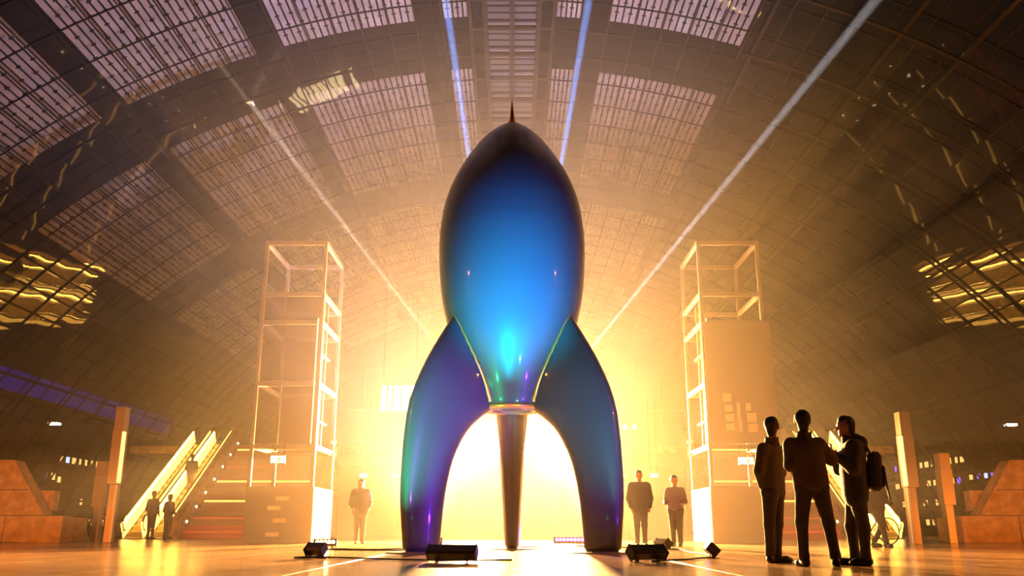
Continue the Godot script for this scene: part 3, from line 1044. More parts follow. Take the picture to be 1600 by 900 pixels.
# ---------------------------------------------------------------- outside
func make_city() -> void:
	var gr := structure("ground_outside", "dark ground outside the hall")
	for side in [-1, 1]:
		put("paving", box_mesh(Vector3(22, 0.3, 100)), M.ground_dark, gr, Transform3D(Basis(), Vector3(side * 34.2, -0.4, -46)))
	rng.seed = 77
	for side in [-1, 1]:
		for k in 3:
			var z: float = -44.0 - 18.0 * k
			var h: float = [5.4, 6.4, 7.4][k] if side < 0 else [5.0, 6.2, 7.6][k]
			var x: float = side * ([33.0, 36.0, 38.0][k])
			var lbl: String = ["low dark building with scattered lit windows nearest the glass hall", "mid-distance dark building with a lit row of windows beyond the glass hall", "farthest dark building with small lit windows beyond the glass hall"][k]
			lbl += (" by the footbridge" if side < 0 else " opposite the footbridge")
			var t := thing("office_building", lbl, "building", Vector3(x, -0.3, z))
			put("wall", box_mesh(Vector3(6, h, 16)), M.city_wall, t, Transform3D(Basis(), Vector3(side * 3, h / 2, 0)))
			put("roof", box_mesh(Vector3(6.4, 0.3, 16.4)), M.city_wall, t, Transform3D(Basis(), Vector3(side * 3, h + 0.15, 0)))
			for lv in int(h / 1.7):
				for i in 14:
					var on := rng.randf()
					var keep := 0.95 if lv == int(h / 1.7) - 1 else 0.45
					var mt: Material = M.city_wall
					if on < keep:
						mt = [M.window_warm, M.window_warm, M.window_cool, M.window_violet][rng.randi() % 4] if side > 0 else [M.window_warm, M.window_warm, M.window_warm, M.window_cool][rng.randi() % 4]
					else:
						continue
					put("window_pane", lit_face(0.3 + 0.6 * rng.randf(), 0.5), mt, t, Transform3D(Basis(Vector3.UP, -side * PI / 2), Vector3(-side * 0.03, 1.2 + 1.7 * lv, -7.2 + i * 1.1)))
	# footbridge; a glowing side panel stands for the violet light on its deck
	var fb := thing("footbridge", "long footbridge outside, its violet light shown by a glowing panel", "bridge", Vector3(-29.0, 0, -48.0))
	put("deck", box_mesh(Vector3(3.0, 0.5, 44.0)), M.bridge_deck, fb, Transform3D(Basis(), Vector3(0, 7.4, 0)))
	put("wash_glow_panel", box_mesh(Vector3(0.15, 1.5, 44.0)), M.violet_wash_glow, fb, Transform3D(Basis(), Vector3(1.4, 8.1, 0)))
	for z in [-20.0, -7.0, 7.0, 20.0]:
		put("pier", box_mesh(Vector3(0.8, 7.4, 0.8)), M.city_wall, fb, Transform3D(Basis(), Vector3(-0.6, 3.5, z)))
	for q in [[Vector3(-27.0, -0.25, -49.0), 6.3, "street lamp shining outside, in line with the footbridge"], [Vector3(27.2, -0.25, -49.5), 6.3, "street lamp shining outside, on the side of the three talking men"]]:
		var t := thing("street_lamp", q[2], "street lamp", q[0])
		var s := st()
		var h: float = q[1]
		tube(s, [Vector3(0, 0, 0), Vector3(0, h * 0.9, 0), Vector3(0.3, h, 0), Vector3(1.0, h + 0.1, 0)], [0.1, 0.07, 0.05, 0.04], 8)
		obj("mast", s, M.steel_dark, t)
		put("lamp_head", box_mesh(Vector3(0.7, 0.14, 0.35), 0.03), M.steel_dark, t, Transform3D(Basis(), Vector3(1.2, h + 0.14, 0)))
		put("lens_lamp", box_mesh(Vector3(0.6, 0.12, 0.32)), M.street_lens, t, Transform3D(Basis(), Vector3(1.2, h + 0.02, 0)))

# ---------------------------------------------------------------- people
var gsize := Vector3i()
var gorg := Vector3()
var gcell := 0.01
var grid := PackedFloat32Array()

# bones: [a, radius at a, b, radius at b, smoothness]; joined smoothly and meshed as surface nets into s
func blob(s: SurfaceTool, bones: Array, cell: float, k: float) -> void:
	var lo := Vector3.ONE * 1e9
	var hi := -lo
	for q in bones:
		var r: float = maxf(q[1], q[3]) + cell * 2.5
		lo = lo.min(q[0] - Vector3.ONE * r).min(q[2] - Vector3.ONE * r)
		hi = hi.max(q[0] + Vector3.ONE * r).max(q[2] + Vector3.ONE * r)
	var n := Vector3i(((hi - lo) / cell).ceil()) + Vector3i.ONE
	var sy := n.x
	var sz := n.x * n.y
	var g := PackedFloat32Array()
	g.resize(sz * n.z)
	g.fill(10.0)
	for q in bones:
		var a: Vector3 = q[0]
		var b: Vector3 = q[2]
		var ra: float = q[1]
		var rb: float = q[3]
		var ba := b - a
		var inv := 1.0 / maxf(ba.length_squared(), 1e-9)
		var kk: float = q[4] if q.size() > 4 else k
		var m: float = kk + cell * 2.0
		var l := Vector3i(((a - Vector3.ONE * (ra + m)).min(b - Vector3.ONE * (rb + m)) - lo) / cell)
		var h := Vector3i(((a + Vector3.ONE * (ra + m)).max(b + Vector3.ONE * (rb + m)) - lo) / cell) + Vector3i.ONE
		l = l.clamp(Vector3i.ZERO, n - Vector3i.ONE)
		h = h.clamp(Vector3i.ZERO, n - Vector3i.ONE)
		for z in range(l.z, h.z + 1):
			for y in range(l.y, h.y + 1):
				var at := z * sz + y * sy
				var p := lo + Vector3(0, y, z) * cell - a
				for x in range(l.x, h.x + 1):
					p.x = lo.x + x * cell - a.x
					var t := clampf(p.dot(ba) * inv, 0.0, 1.0)
					var d := (p - ba * t).length() - ra - (rb - ra) * t
					var o := g[at + x]
					if absf(d - o) < kk:
						var w := kk - absf(d - o)
						g[at + x] = minf(d, o) - w * w / (4.0 * kk)
					elif d < o:
						g[at + x] = d
	var ids := PackedInt32Array()
	ids.resize(sz * n.z)
	ids.fill(-1)
	var vs := PackedVector3Array()
	var ns := PackedVector3Array()
	var off := [0, 1, sy, sy + 1, sz, sz + 1, sz + sy, sz + sy + 1]
	var cor := [Vector3(0, 0, 0), Vector3(1, 0, 0), Vector3(0, 1, 0), Vector3(1, 1, 0), Vector3(0, 0, 1), Vector3(1, 0, 1), Vector3(0, 1, 1), Vector3(1, 1, 1)]
	var edges := [[0, 1], [2, 3], [4, 5], [6, 7], [0, 2], [1, 3], [4, 6], [5, 7], [0, 4], [1, 5], [2, 6], [3, 7]]
	for z in n.z - 1:
		for y in n.y - 1:
			var at := z * sz + y * sy
			for x in n.x - 1:
				var c0 := g[at] < 0.0
				if (g[at + 1] < 0.0) == c0 and (g[at + sy] < 0.0) == c0 and (g[at + sy + 1] < 0.0) == c0 and (g[at + sz] < 0.0) == c0 and (g[at + sz + 1] < 0.0) == c0 and (g[at + sz + sy] < 0.0) == c0 and (g[at + sz + sy + 1] < 0.0) == c0:
					at += 1
					continue
				var sum := Vector3.ZERO
				var cnt := 0
				for e in edges:
					var u: float = g[at + off[e[0]]]
					var v: float = g[at + off[e[1]]]
					if (u < 0.0) != (v < 0.0):
						sum += cor[e[0]] + (cor[e[1]] - cor[e[0]]) * (u / (u - v))
						cnt += 1
				ids[at] = vs.size()
				vs.append(lo + (Vector3(x, y, z) + sum / cnt) * cell)
				var gx: float = g[at + 1] + g[at + sy + 1] + g[at + sz + 1] + g[at + sz + sy + 1] - g[at] - g[at + sy] - g[at + sz] - g[at + sz + sy]
				var gy: float = g[at + sy] + g[at + sy + 1] + g[at + sz + sy] + g[at + sz + sy + 1] - g[at] - g[at + 1] - g[at + sz] - g[at + sz + 1]
				var gz: float = g[at + sz] + g[at + sz + 1] + g[at + sz + sy] + g[at + sz + sy + 1] - g[at] - g[at + 1] - g[at + sy] - g[at + sy + 1]
				ns.append(Vector3(gx, gy, gz).normalized())
				at += 1
	var emit := func(a: int, b: int, c: int, d: int, flip: bool) -> void:
		if a < 0 or b < 0 or c < 0 or d < 0: return
		for i in ([a, b, c, a, c, d] if flip else [a, c, b, a, d, c]):
			s.set_normal(ns[i])
			s.add_vertex(vs[i])
	for z in range(1, n.z - 1):
		for y in range(1, n.y - 1):
			for x in range(1, n.x - 1):
				var at := z * sz + y * sy + x
				var c := g[at] < 0.0
				if (g[at + 1] < 0.0) != c:
					emit.call(ids[at - sy - sz], ids[at - sz], ids[at], ids[at - sy], not c)
				if (g[at + sy] < 0.0) != c:
					emit.call(ids[at - 1 - sz], ids[at - 1], ids[at], ids[at - sz], not c)
				if (g[at + sz] < 0.0) != c:
					emit.call(ids[at - 1 - sy], ids[at - sy], ids[at], ids[at - 1], not c)

func blob_obj(called: String, parts: Array, m: Material, parent: Node3D) -> MeshInstance3D:
	var s := SurfaceTool.new()
	s.begin(Mesh.PRIMITIVE_TRIANGLES)
	for p in parts:
		blob(s, p[0], p[1], p[2])
	s.index()
	return put(called, s.commit(), m, parent)

func hand_bones(w: Vector3, dirv: Vector3, thumb: Vector3, curl: Vector3) -> Array:
	# palm, four fingers of unequal length with a bend, and a thumb from the side of the palm
	dirv = dirv.normalized()
	var side := (thumb - dirv * thumb.dot(dirv)).normalized()
	curl = (curl - dirv * curl.dot(dirv)).normalized()
	var out := []
	for i in 4:
		out.append([w + side * (0.012 - 0.008 * i), 0.02, w + dirv * 0.08 + side * (0.030 - 0.02 * i), 0.0125])
	var len := [0.040, 0.045, 0.042, 0.032]
	for i in 4:
		var base: Vector3 = w + dirv * 0.085 + side * (0.030 - 0.0205 * i)
		var kn: Vector3 = base + (dirv + curl * 0.55 + side * (0.08 - 0.05 * i)).normalized() * len[i]
		var tip: Vector3 = kn + (dirv * 0.5 + curl).normalized() * len[i] * 0.8
		out.append([base, 0.0095, kn, 0.0085, 0.006])
		out.append([kn, 0.0085, tip, 0.0075, 0.006])
	var tb := w + dirv * 0.03 + side * 0.034
	var tk := tb + (dirv * 0.8 + side * 0.7 + curl * 0.3).normalized() * 0.036
	out.append([tb, 0.012, tk, 0.0095, 0.01])
	out.append([tk, 0.0095, tk + (dirv + curl * 0.7).normalized() * 0.028, 0.008, 0.006])
	return out

# j: joints in the thing's own axes; face: where the head looks; o: options
func make_person(called: String, label: String, at: Vector3, turn: float, j: Dictionary, face: Vector3, o: Dictionary, group := "") -> Node3D:
	var t := thing(called, label, "person", at, turn, group)
	var c: float = o.get("cell", 0.013)
	var fine: bool = o.get("fine", true)
	face = face.normalized()
	var hd: Vector3 = j.head
	var up: Vector3 = (hd - j.neck).normalized().lerp(Vector3.UP, 0.6).normalized()
	var right := face.cross(up).normalized()
	# body: one continuous figure, mostly under the clothes
	var b := []
	b.append([j.neck - up * 0.04, 0.058, hd - up * 0.05, 0.055])
	b.append([j.chest + Vector3(0, 0.05, 0), 0.10, j.pelvis, 0.11])
	b.append([j.shL, 0.06, j.shR, 0.06])
	b.append([j.hipL, 0.085, j.hipR, 0.085])
	for q in ["L", "R"]:
		b.append([j["sh" + q], 0.055, j["el" + q], 0.042])
		b.append([j["el" + q], 0.042, j["wr" + q], 0.028])
		b.append([j["hip" + q], 0.08, j["kn" + q], 0.052])
		b.append([j["kn" + q], 0.052, j["an" + q], 0.038])
		b.append([j["an" + q] - Vector3(0, 0.03, 0), 0.03, j["toe" + q], 0.024])
	# head with brow, nose, mouth, chin and ears
	var hb := []
	hb.append([hd + up * 0.035 - face * 0.012, 0.088, hd + up * 0.02 + face * 0.012, 0.082])
	hb.append([hd - up * 0.02 + face * 0.02, 0.07, hd - up * 0.075 + face * 0.045, 0.042])
	hb.append([hd - up * 0.12 - face * 0.015, 0.055, hd - up * 0.03 - face * 0.02, 0.058])
	hb.append([hd + up * 0.005 + face * 0.085, 0.012, hd - up * 0.028 + face * 0.112, 0.014, 0.012])
	hb.append([hd - up * 0.062 + face * 0.078 - right * 0.018, 0.012, hd - up * 0.062 + face * 0.078 + right * 0.018, 0.012, 0.01])
	hb.append([hd - up * 0.095 + face * 0.07, 0.02, hd - up * 0.095 + face * 0.07, 0.02, 0.02])
	hb.append([hd + up * 0.026 + face * 0.083 - right * 0.035, 0.011, hd + up * 0.026 + face * 0.083 + right * 0.035, 0.011, 0.012])
	for q in [-1, 1]:
		hb.append([hd + right * q * 0.085 + up * 0.012, 0.016, hd + right * q * 0.082 - up * 0.03, 0.012, 0.008])
	var parts := [[b, maxf(c, 0.016), 0.05]]
	var hc := 0.006 if fine else c
	parts.append([hb, hc, 0.025])
	for q in ["L", "R"]:
		var w: Vector3 = j["wr" + q]
		var dv: Vector3 = (w - j["el" + q]).normalized()
		var curl: Vector3 = o.get("curl" + q, face)
		var th: Vector3 = o.get("thumb" + q, face)
		if fine:
			parts.append([hand_bones(w + dv * 0.01, dv, th, curl), 0.0045, 0.012])
		else:
			parts.append([[[w, 0.032, w + dv * 0.12, 0.03]], c, 0.02])
	blob_obj("body", parts, M.skin, t)
	# jacket
	var jl: float = o.get("hem", 0.0)      # how far the jacket hangs below the hips
	var fat: float = o.get("fat", 1.0)
	var dn := Vector3(0, -jl, 0)
	var k := []
	k.append([j.shL.lerp(j.chest, 0.12), 0.085 * fat, j.shR.lerp(j.chest, 0.12), 0.085 * fat])
	k.append([j.shL.lerp(j.shR, 0.24) + Vector3(0, -0.06, 0), 0.115 * fat, j.hipL.lerp(j.hipR, 0.02) + Vector3(0, 0.05, 0) + dn, 0.115 * fat])
	k.append([j.shR.lerp(j.shL, 0.24) + Vector3(0, -0.06, 0), 0.115 * fat, j.hipR.lerp(j.hipL, 0.02) + Vector3(0, 0.05, 0) + dn, 0.115 * fat])
	k.append([j.chest, 0.14 * fat, j.pelvis + dn, 0.135 * fat])
	k.append([j.chest + Vector3(0, 0.05, 0), 0.10, j.neck - up * 0.015, 0.072])
	for q in ["L", "R"]:
		k.append([j["sh" + q], 0.083 * fat, j["el" + q], 0.066 * fat, 0.035])
		k.append([j["el" + q], 0.066 * fat, j["el" + q].lerp(j["wr" + q], 0.96), 0.048 * fat, 0.03])
	for x in o.get("jacket_extra", []):
		k.append(x)
	blob_obj("jacket", [[k, c, 0.05]], o.jacket, t)
	# collar: an open ring round the neck
	if fine:
		var s := st()
		var rg := []
		for lv in [[-0.03, 0.098], [0.05, 0.088], [0.052, 0.078], [-0.02, 0.082]]:
			var ring := PackedVector3Array()
			for i in 20:
				var a := TAU * i / 20.0
				ring.append(j.neck + up * (lv[0] + 0.014 * cos(a * 3.0)) + (right * cos(a) + face * sin(a)) * lv[1])
			rg.append(ring)
		loft(s, rg, false, false)
		obj("collar", s, o.jacket, t)
	# trousers
	var tr := []
	tr.append([j.hipL, 0.115, j.hipR, 0.115])
	tr.append([j.pelvis, 0.12, (j.hipL + j.hipR) / 2, 0.11])
	for q in ["L", "R"]:
		tr.append([j["hip" + q], 0.105, j["kn" + q], 0.072, 0.03])
		tr.append([j["kn" + q], 0.071, j["an" + q].lerp(j["kn" + q], 0.06), 0.056, 0.03])
		tr.append([j["an" + q].lerp(j["kn" + q], 0.1), 0.060, j["an" + q].lerp(j["kn" + q], 0.04), 0.062, 0.02])
	blob_obj("trousers", [[tr, c, 0.03]], o.trousers, t)
	for q in ["L", "R"]:
		var an: Vector3 = j["an" + q]
		var toe: Vector3 = j["toe" + q]
		var f := Vector3(toe.x - an.x, 0, toe.z - an.z).normalized()
		var heel := Vector3(an.x, 0.045, an.z) - f * 0.035
		var sh := []
		sh.append([heel, 0.042, Vector3(toe.x, 0.04, toe.z) - f * 0.05, 0.045])
		sh.append([Vector3(toe.x, 0.036, toe.z) - f * 0.06, 0.042, Vector3(toe.x, 0.034, toe.z), 0.032])
		sh.append([heel + Vector3(0, 0.01, 0), 0.043, Vector3(an.x, an.y + 0.01, an.z), 0.048])
		blob_obj("shoe", [[sh, minf(c, 0.012) if fine else c, 0.03]], M.shoe, t)
	# hair
	var hr := []
	hr.append([hd + up * 0.048 - face * 0.026, 0.090, hd + up * 0.066 + face * 0.004, 0.074])
	hr.append([hd + up * 0.02 - face * 0.035, 0.085, hd - up * 0.04 - face * 0.045, 0.062])
	hr.append([hd - up * 0.03 - face * 0.04, 0.06, hd - up * 0.10 - face * 0.035, 0.048])
	if o.has("hair_long"):
		hr.append([hd - face * 0.03, 0.1, hd - up * 0.16 - face * 0.05, 0.09])
	blob_obj("hair", [[hr, hc * 1.2, 0.03]], o.get("hair", M.hair), t)
	return t

func standing(h: float, spread: float, arms: float) -> Dictionary:
	# a plain standing pose facing +z, scaled to height h; arms: how far the hands come forward
	var k := h / 1.78
	var d := {"head": Vector3(0, 1.65, 0.02), "neck": Vector3(0, 1.47, 0), "chest": Vector3(0, 1.28, 0), "pelvis": Vector3(0, 0.95, 0), "shL": Vector3(-0.18, 1.40, 0), "shR": Vector3(0.18, 1.40, 0), "elL": Vector3(-0.25, 1.12, -0.02), "elR": Vector3(0.25, 1.12, -0.02), "wrL": Vector3(-0.22, 0.90 + arms * 0.2, 0.05 + arms * 0.2), "wrR": Vector3(0.22, 0.90 + arms * 0.2, 0.05 + arms * 0.2), "hipL": Vector3(-0.09, 0.90, 0), "hipR": Vector3(0.09, 0.90, 0), "knL": Vector3(-0.09 - spread * 0.5, 0.49, 0.01), "knR": Vector3(0.09 + spread * 0.5, 0.49, 0.01), "anL": Vector3(-0.09 - spread, 0.1, 0), "anR": Vector3(0.09 + spread, 0.1, 0), "toeL": Vector3(-0.11 - spread, 0.04, 0.17), "toeR": Vector3(0.11 + spread, 0.04, 0.17)}
	for q in d: d[q] = d[q] * k
	return d

func walking(h: float) -> Dictionary:
	var d := standing(h, 0.0, 0.2)
	var k := h / 1.78
	d.knL += Vector3(0, 0.0, 0.16) * k; d.anL += Vector3(0, 0, 0.24) * k; d.toeL += Vector3(0, 0, 0.24) * k
	d.knR += Vector3(0, 0, 0.02) * k; d.anR += Vector3(0, 0.03, -0.26) * k; d.toeR += Vector3(0, 0.0, -0.24) * k
	d.elL += Vector3(0, 0, -0.12) * k; d.wrL += Vector3(0, 0, -0.2) * k
	d.elR += Vector3(0, 0, 0.08) * k; d.wrR += Vector3(0, 0.05, 0.15) * k
	return d

func local(d: Dictionary, base: Vector3) -> Dictionary:
	var r := {}
	for q in d: r[q] = d[q] - base
	return r

func make_people() -> void:
	var base := Vector3(3.33, 0, -11.36)
	var m1 := local({"head": Vector3(3.40, 1.70, -11.37), "neck": Vector3(3.375, 1.50, -11.36), "chest": Vector3(3.35, 1.30, -11.36), "pelvis": Vector3(3.345, 0.93, -11.36), "shL": Vector3(3.235, 1.40, -11.28), "shR": Vector3(3.47, 1.39, -11.46), "elL": Vector3(3.15, 1.12, -11.24), "elR": Vector3(3.52, 1.12, -11.56), "wrL": Vector3(3.205, 0.94, -11.34), "wrR": Vector3(3.50, 0.99, -11.70), "hipL": Vector3(3.285, 0.88, -11.30), "hipR": Vector3(3.40, 0.88, -11.42), "knL": Vector3(3.25, 0.47, -11.31), "knR": Vector3(3.385, 0.48, -11.42), "anL": Vector3(3.235, 0.09, -11.32), "anR": Vector3(3.345, 0.09, -11.42), "toeL": Vector3(3.30, 0.04, -11.46), "toeR": Vector3(3.52, 0.04, -11.44)}, base)
	make_person("person", "man in a dark jacket, hand at his side, back turned, beside the taller man", base, 0.0, m1, Vector3(0.55, -0.02, -0.8), {"jacket": M.coat_green, "trousers": M.denim, "curlL": Vector3(0.4, 0.2, -0.9), "thumbL": Vector3(0.2, 0, -1), "hem": 0.0, "fat": 1.02})
	base = Vector3(3.48, 0, -10.3)
	var m2 := local({"head": Vector3(3.45, 1.65, -10.31), "neck": Vector3(3.445, 1.465, -10.3), "chest": Vector3(3.45, 1.27, -10.3), "pelvis": Vector3(3.48, 0.96, -10.3), "shL": Vector3(3.275, 1.365, -10.29), "shR": Vector3(3.615, 1.37, -10.31), "elL": Vector3(3.245, 1.13, -10.27), "elR": Vector3(3.76, 1.20, -10.34), "wrL": Vector3(3.40, 1.16, -10.51), "wrR": Vector3(3.70, 1.24, -10.58), "hipL": Vector3(3.395, 0.90, -10.3), "hipR": Vector3(3.57, 0.90, -10.3), "knL": Vector3(3.335, 0.49, -10.31), "knR": Vector3(3.645, 0.48, -10.31), "anL": Vector3(3.325, 0.09, -10.3), "anR": Vector3(3.69, 0.10, -10.31), "toeL": Vector3(3.30, 0.04, -10.47), "toeR": Vector3(3.74, 0.04, -10.46)}, base)
	make_person("person", "tall man with short hair standing with legs apart, back turned, between two others", base, 0.0, m2, Vector3(0.25, 0.0, -1), {"jacket": M.coat_brown, "trousers": M.denim, "curlL": Vector3(1, 0, 0), "thumbL": Vector3(0, 1, 0), "curlR": Vector3(-1, 0, 0), "thumbR": Vector3(0, 1, 0), "hem": 0.02, "fat": 1.06})
	base = Vector3(4.1, 0, -10.6)
	var m3 := local({"head": Vector3(4.06, 1.615, -10.6), "neck": Vector3(4.095, 1.45, -10.6), "chest": Vector3(4.11, 1.25, -10.6), "pelvis": Vector3(4.10, 0.90, -10.6), "shL": Vector3(4.08, 1.36, -10.45), "shR": Vector3(4.12, 1.36, -10.77), "elL": Vector3(4.03, 1.10, -10.40), "elR": Vector3(4.03, 1.12, -10.84), "wrL": Vector3(3.90, 1.24, -10.50), "wrR": Vector3(3.92, 1.30, -10.72), "hipL": Vector3(4.08, 0.80, -10.52), "hipR": Vector3(4.12, 0.80, -10.69), "knL": Vector3(4.125, 0.43, -10.51), "knR": Vector3(4.045, 0.44, -10.69), "anL": Vector3(4.11, 0.09, -10.51), "anR": Vector3(4.06, 0.09, -10.70), "toeL": Vector3(3.93, 0.04, -10.48), "toeR": Vector3(3.86, 0.04, -10.70)}, base)
	make_person("person", "man in profile wearing a hooded knee-length coat and a backpack", base, 0.0, m3, Vector3(-1, -0.05, -0.12), {"jacket": M.coat_black, "trousers": M.denim, "curlL": Vector3(0, 0.3, -1), "thumbL": Vector3(-0.3, 1, 0), "curlR": Vector3(0, 0.3, 1), "thumbR": Vector3(-0.3, 1, 0), "hem": 0.08, "fat": 1.1, "jacket_extra": [[Vector3(0.10, 1.42, -0.09), 0.075, Vector3(0.10, 1.42, 0.09), 0.075], [Vector3(0.05, 1.46, 0.0), 0.08, Vector3(0.12, 1.36, 0.0), 0.085]]})
	# his backpack
	var bp := thing("backpack", "dark backpack on the back of the man in the hooded coat", "backpack", Vector3(4.335, 1.08, -10.6))
	var s := st()
	box(s, Vector3(0, 0, 0), Vector3(0.15, 0.46, 0.30), Basis(Vector3(0, 0, 1), -0.06), 0.045)
	obj("bag", s, M.coat_black, bp)
	s = st()
	box(s, Vector3(0.08, -0.06, 0), Vector3(0.06, 0.26, 0.24), Basis(Vector3(0, 0, 1), -0.06), 0.025)
	obj("pocket", s, M.coat_black, bp)
	for z in [-0.11, 0.11]:
		s = st()
		tube(s, spline([Vector3(-0.05, 0.2, z), Vector3(-0.14, 0.335, z), Vector3(-0.30, 0.28, z), Vector3(-0.36, 0.1, z), Vector3(-0.30, -0.12, z)], 4), 0.018, 6)
		obj("shoulder_strap", s, M.rubber, bp)
	s = st()
	tube(s, [Vector3(0.09, 0.05, 0.12), Vector3(0.10, -0.16, 0.13), Vector3(0.12, -0.34, 0.13)], 0.01, 5)
	obj("loose_strap", s, M.rubber, bp)
	# people farther off in the haze
	var far := {"cell": 0.024, "fine": false, "jacket": M.coat_black, "trousers": M.denim}
	make_person("person", "person in a bulky hooded coat standing alone by the lift tower with the notices", Vector3(-4.15, 0, -24.4), 0.3, standing(1.72, 0.0, 0.5), Vector3(0, 0, 1), {"cell": 0.024, "fine": false, "jacket": M.coat_black, "trousers": M.denim, "fat": 1.3, "hem": 0.06, "hair_long": true})
	make_person("person", "person in a padded coat standing in the haze beside the person with hands in pockets", Vector3(3.0, 0, -20.9), 0.0, standing(1.74, 0.0, 0.1), Vector3(0, 0, 1), {"cell": 0.024, "fine": false, "jacket": M.coat_black, "trousers": M.denim, "fat": 1.25, "hem": 0.05})
	make_person("person", "person in a light sweater standing in the haze with an elbow bent", Vector3(3.85, 0, -21.0), -0.4, standing(1.62, 0.0, 0.9), Vector3(0.2, 0, 1), {"cell": 0.024, "fine": false, "jacket": M.sweater, "trousers": M.denim, "fat": 0.95})
	make_person("person", "person walking past the parked bicycle behind the talking men", Vector3(8.35, 0, -20.4), 0.5, walking(1.68), Vector3(0, 0, 1), {"cell": 0.024, "fine": false, "jacket": M.coat_black, "trousers": M.denim, "fat": 1.12, "hem": 0.04})
	make_person("person", "taller of two people standing at the foot of the escalators", Vector3(-13.7, 0, -34.0), 2.8, standing(1.8, 0.0, 0.2), Vector3(0, 0, 1), far)
	make_person("person", "shorter of two people standing at the foot of the escalators", Vector3(-13.0, 0, -33.8), 2.6, standing(1.66, 0.02, 0.5), Vector3(0, 0, 1), far)
	make_person("person", "person riding up the escalator beside the stair", Vector3(-14.0, 1.84, -38.5), PI, standing(1.7, 0.0, 0.4), Vector3(0, 0, 1), far)

var cam: Camera3D
# where the four haze beams end, their colour and strength
const BEAMS := [[Vector3(-8.92, 14.37, -26.6), Color(1.0, 0.93, 0.85), 120000.0], [Vector3(-2.04, 15.99, -22.17), Color(0.42, 0.62, 1.0), 380000.0], [Vector3(2.36, 15.96, -22.12), Color(0.42, 0.62, 1.0), 380000.0], [Vector3(9.76, 14.01, -19.62), Color(0.95, 0.95, 1.0), 120000.0]]

func _ready() -> void:
	cam = Camera3D.new()
	cam.name = "camera"
	add_child(cam)
	cam.position = Vector3(0, 0.43, 0)
	cam.rotation_degrees = Vector3(15.5, 0, 0)
	cam.fov = rad_to_deg(2.0 * atan(450.0 / 1350.0))
	cam.far = 500.0
	var we := WorldEnvironment.new()
	we.name = "environment"
	var e := Environment.new()
	e.background_mode = Environment.BG_COLOR
	e.background_color = Color(0.10, 0.07, 0.05)
	e.tonemap_mode = Environment.TONE_MAPPER_LINEAR
	e.tonemap_exposure = 1.1
	e.volumetric_fog_enabled = true
	e.volumetric_fog_density = 0.0
	e.volumetric_fog_albedo = Color(1.0, 0.98, 0.95)
	e.sdfgi_enabled = true
	e.ssao_enabled = true
	e.ssil_enabled = true
	we.environment = e
	add_child(we)
	make_materials()
	# two amber floods on stands, far behind the rocket, turned to the viewer
	for x in [-1.7, 1.75]:
		spot("flood_light", Vector3(x, 3.45, -35.75), Vector3(x * 0.6, 1.2, 0), Color(1.0, 0.72, 0.39), 7000.0, 42.0, 1.0, 0.25)
	for k in 4:
		var p := Vector3(-0.33 + 0.24 * k, 4.2, -36.2)
		var d: Vector3 = (BEAMS[k][0] - p).normalized()
		spot("beam_light", p + d * 0.14, BEAMS[k][0], BEAMS[k][1], BEAMS[k][2] * 1.2, 0.5, 1.0, 0.01)
	# added amber lamps, out of view at both sides, to light the floor
	for side in [-1, 1]:
		make_added_pendant(Vector3(side * 13.4, 6.6, -11.0), "added amber pendant lamp high " + ("above the stone wall by the tall pylon" if side < 0 else "above the three talking men"))
	make_vault()
	make_screens()
	make_floor()
	make_ends()
	make_rocket()
	make_flood(-1.7, "glaring floodlight on a white stand behind the rocket, nearer the hanging light bank")
	make_flood(1.75, "glaring floodlight on a white stand behind the rocket, nearer the twin lamp post")
	make_beam_bar()
	make_tower(-1, "steel lift tower with glass panels and a block base with notices")
	make_tower(1, "steel lift tower with a solid panel of printed pale squares")
	for side in [-1, 1]:
		var w: String = " on the side of the louvre screens" if side < 0 else " on the side of the three talking men"
		make_escalator(side * 15.0, "bright escalator along the outer glass" + w)
		make_escalator(side * 14.0, "bright escalator next to the broad stair" + w)
		make_stair(side, "broad stair with glowing step lights" + w)
		make_gallery(side)
		make_cheek(side, "stepped stone side wall of a stair" + w)
	make_pylon(Vector3(-12.1, 0, -27.0), 4.05, -1, "tall stepped metal pylon with a bright edge before the escalators", true)
	make_pylon(Vector3(10.9, 0, -24.3), 3.55, 1, "stepped metal pylon with a bright light strip behind the walking person", true)
	make_pylon(Vector3(-13.9, 0, -30.0), 2.6, -1, "short unlit pylon beside the tall pylon near the escalators", false)
	make_pylon(Vector3(12.4, 0, -25.4), 2.5, 1, "short unlit pylon near the stone wall and the lit pylon", false)
	make_lamp_bank()
	make_twin_lamp()
	make_exit_sign(Vector3(-6.45, 2.24, -24.2), 0.42, "green exit sign on the lift tower with glass panels", 0.3)
	make_exit_sign(Vector3(6.45, 2.2, -24.2), 0.42, "green exit sign on the lift tower with printed squares", 0.35)
	for q in [[-5.95, 0.36, "pale exit sign hanging in the haze behind the person in the bulky coat"], [-4.7, 0.26, "smaller pale exit sign hanging in the haze next to the rocket leg"], [5.7, 0.36, "pale exit sign hanging in the haze above the two standing people"], [4.5, 0.2, "smallest pale exit sign hanging in the haze behind the padded coat"]]:
		make_exit_sign(Vector3(q[0], 2.45, -35.5), q[1], q[2], 3.0)
	make_washes()
	make_people()
	make_bicycle(Vector3(9.3, 0, -23.2), 0.3, "bicycle parked behind the walking person")
	make_bicycle(Vector3(-15.2, 0, -33.6), 1.2, "bicycle parked at the foot of the escalators")
	make_city()
	make_haze_bank()

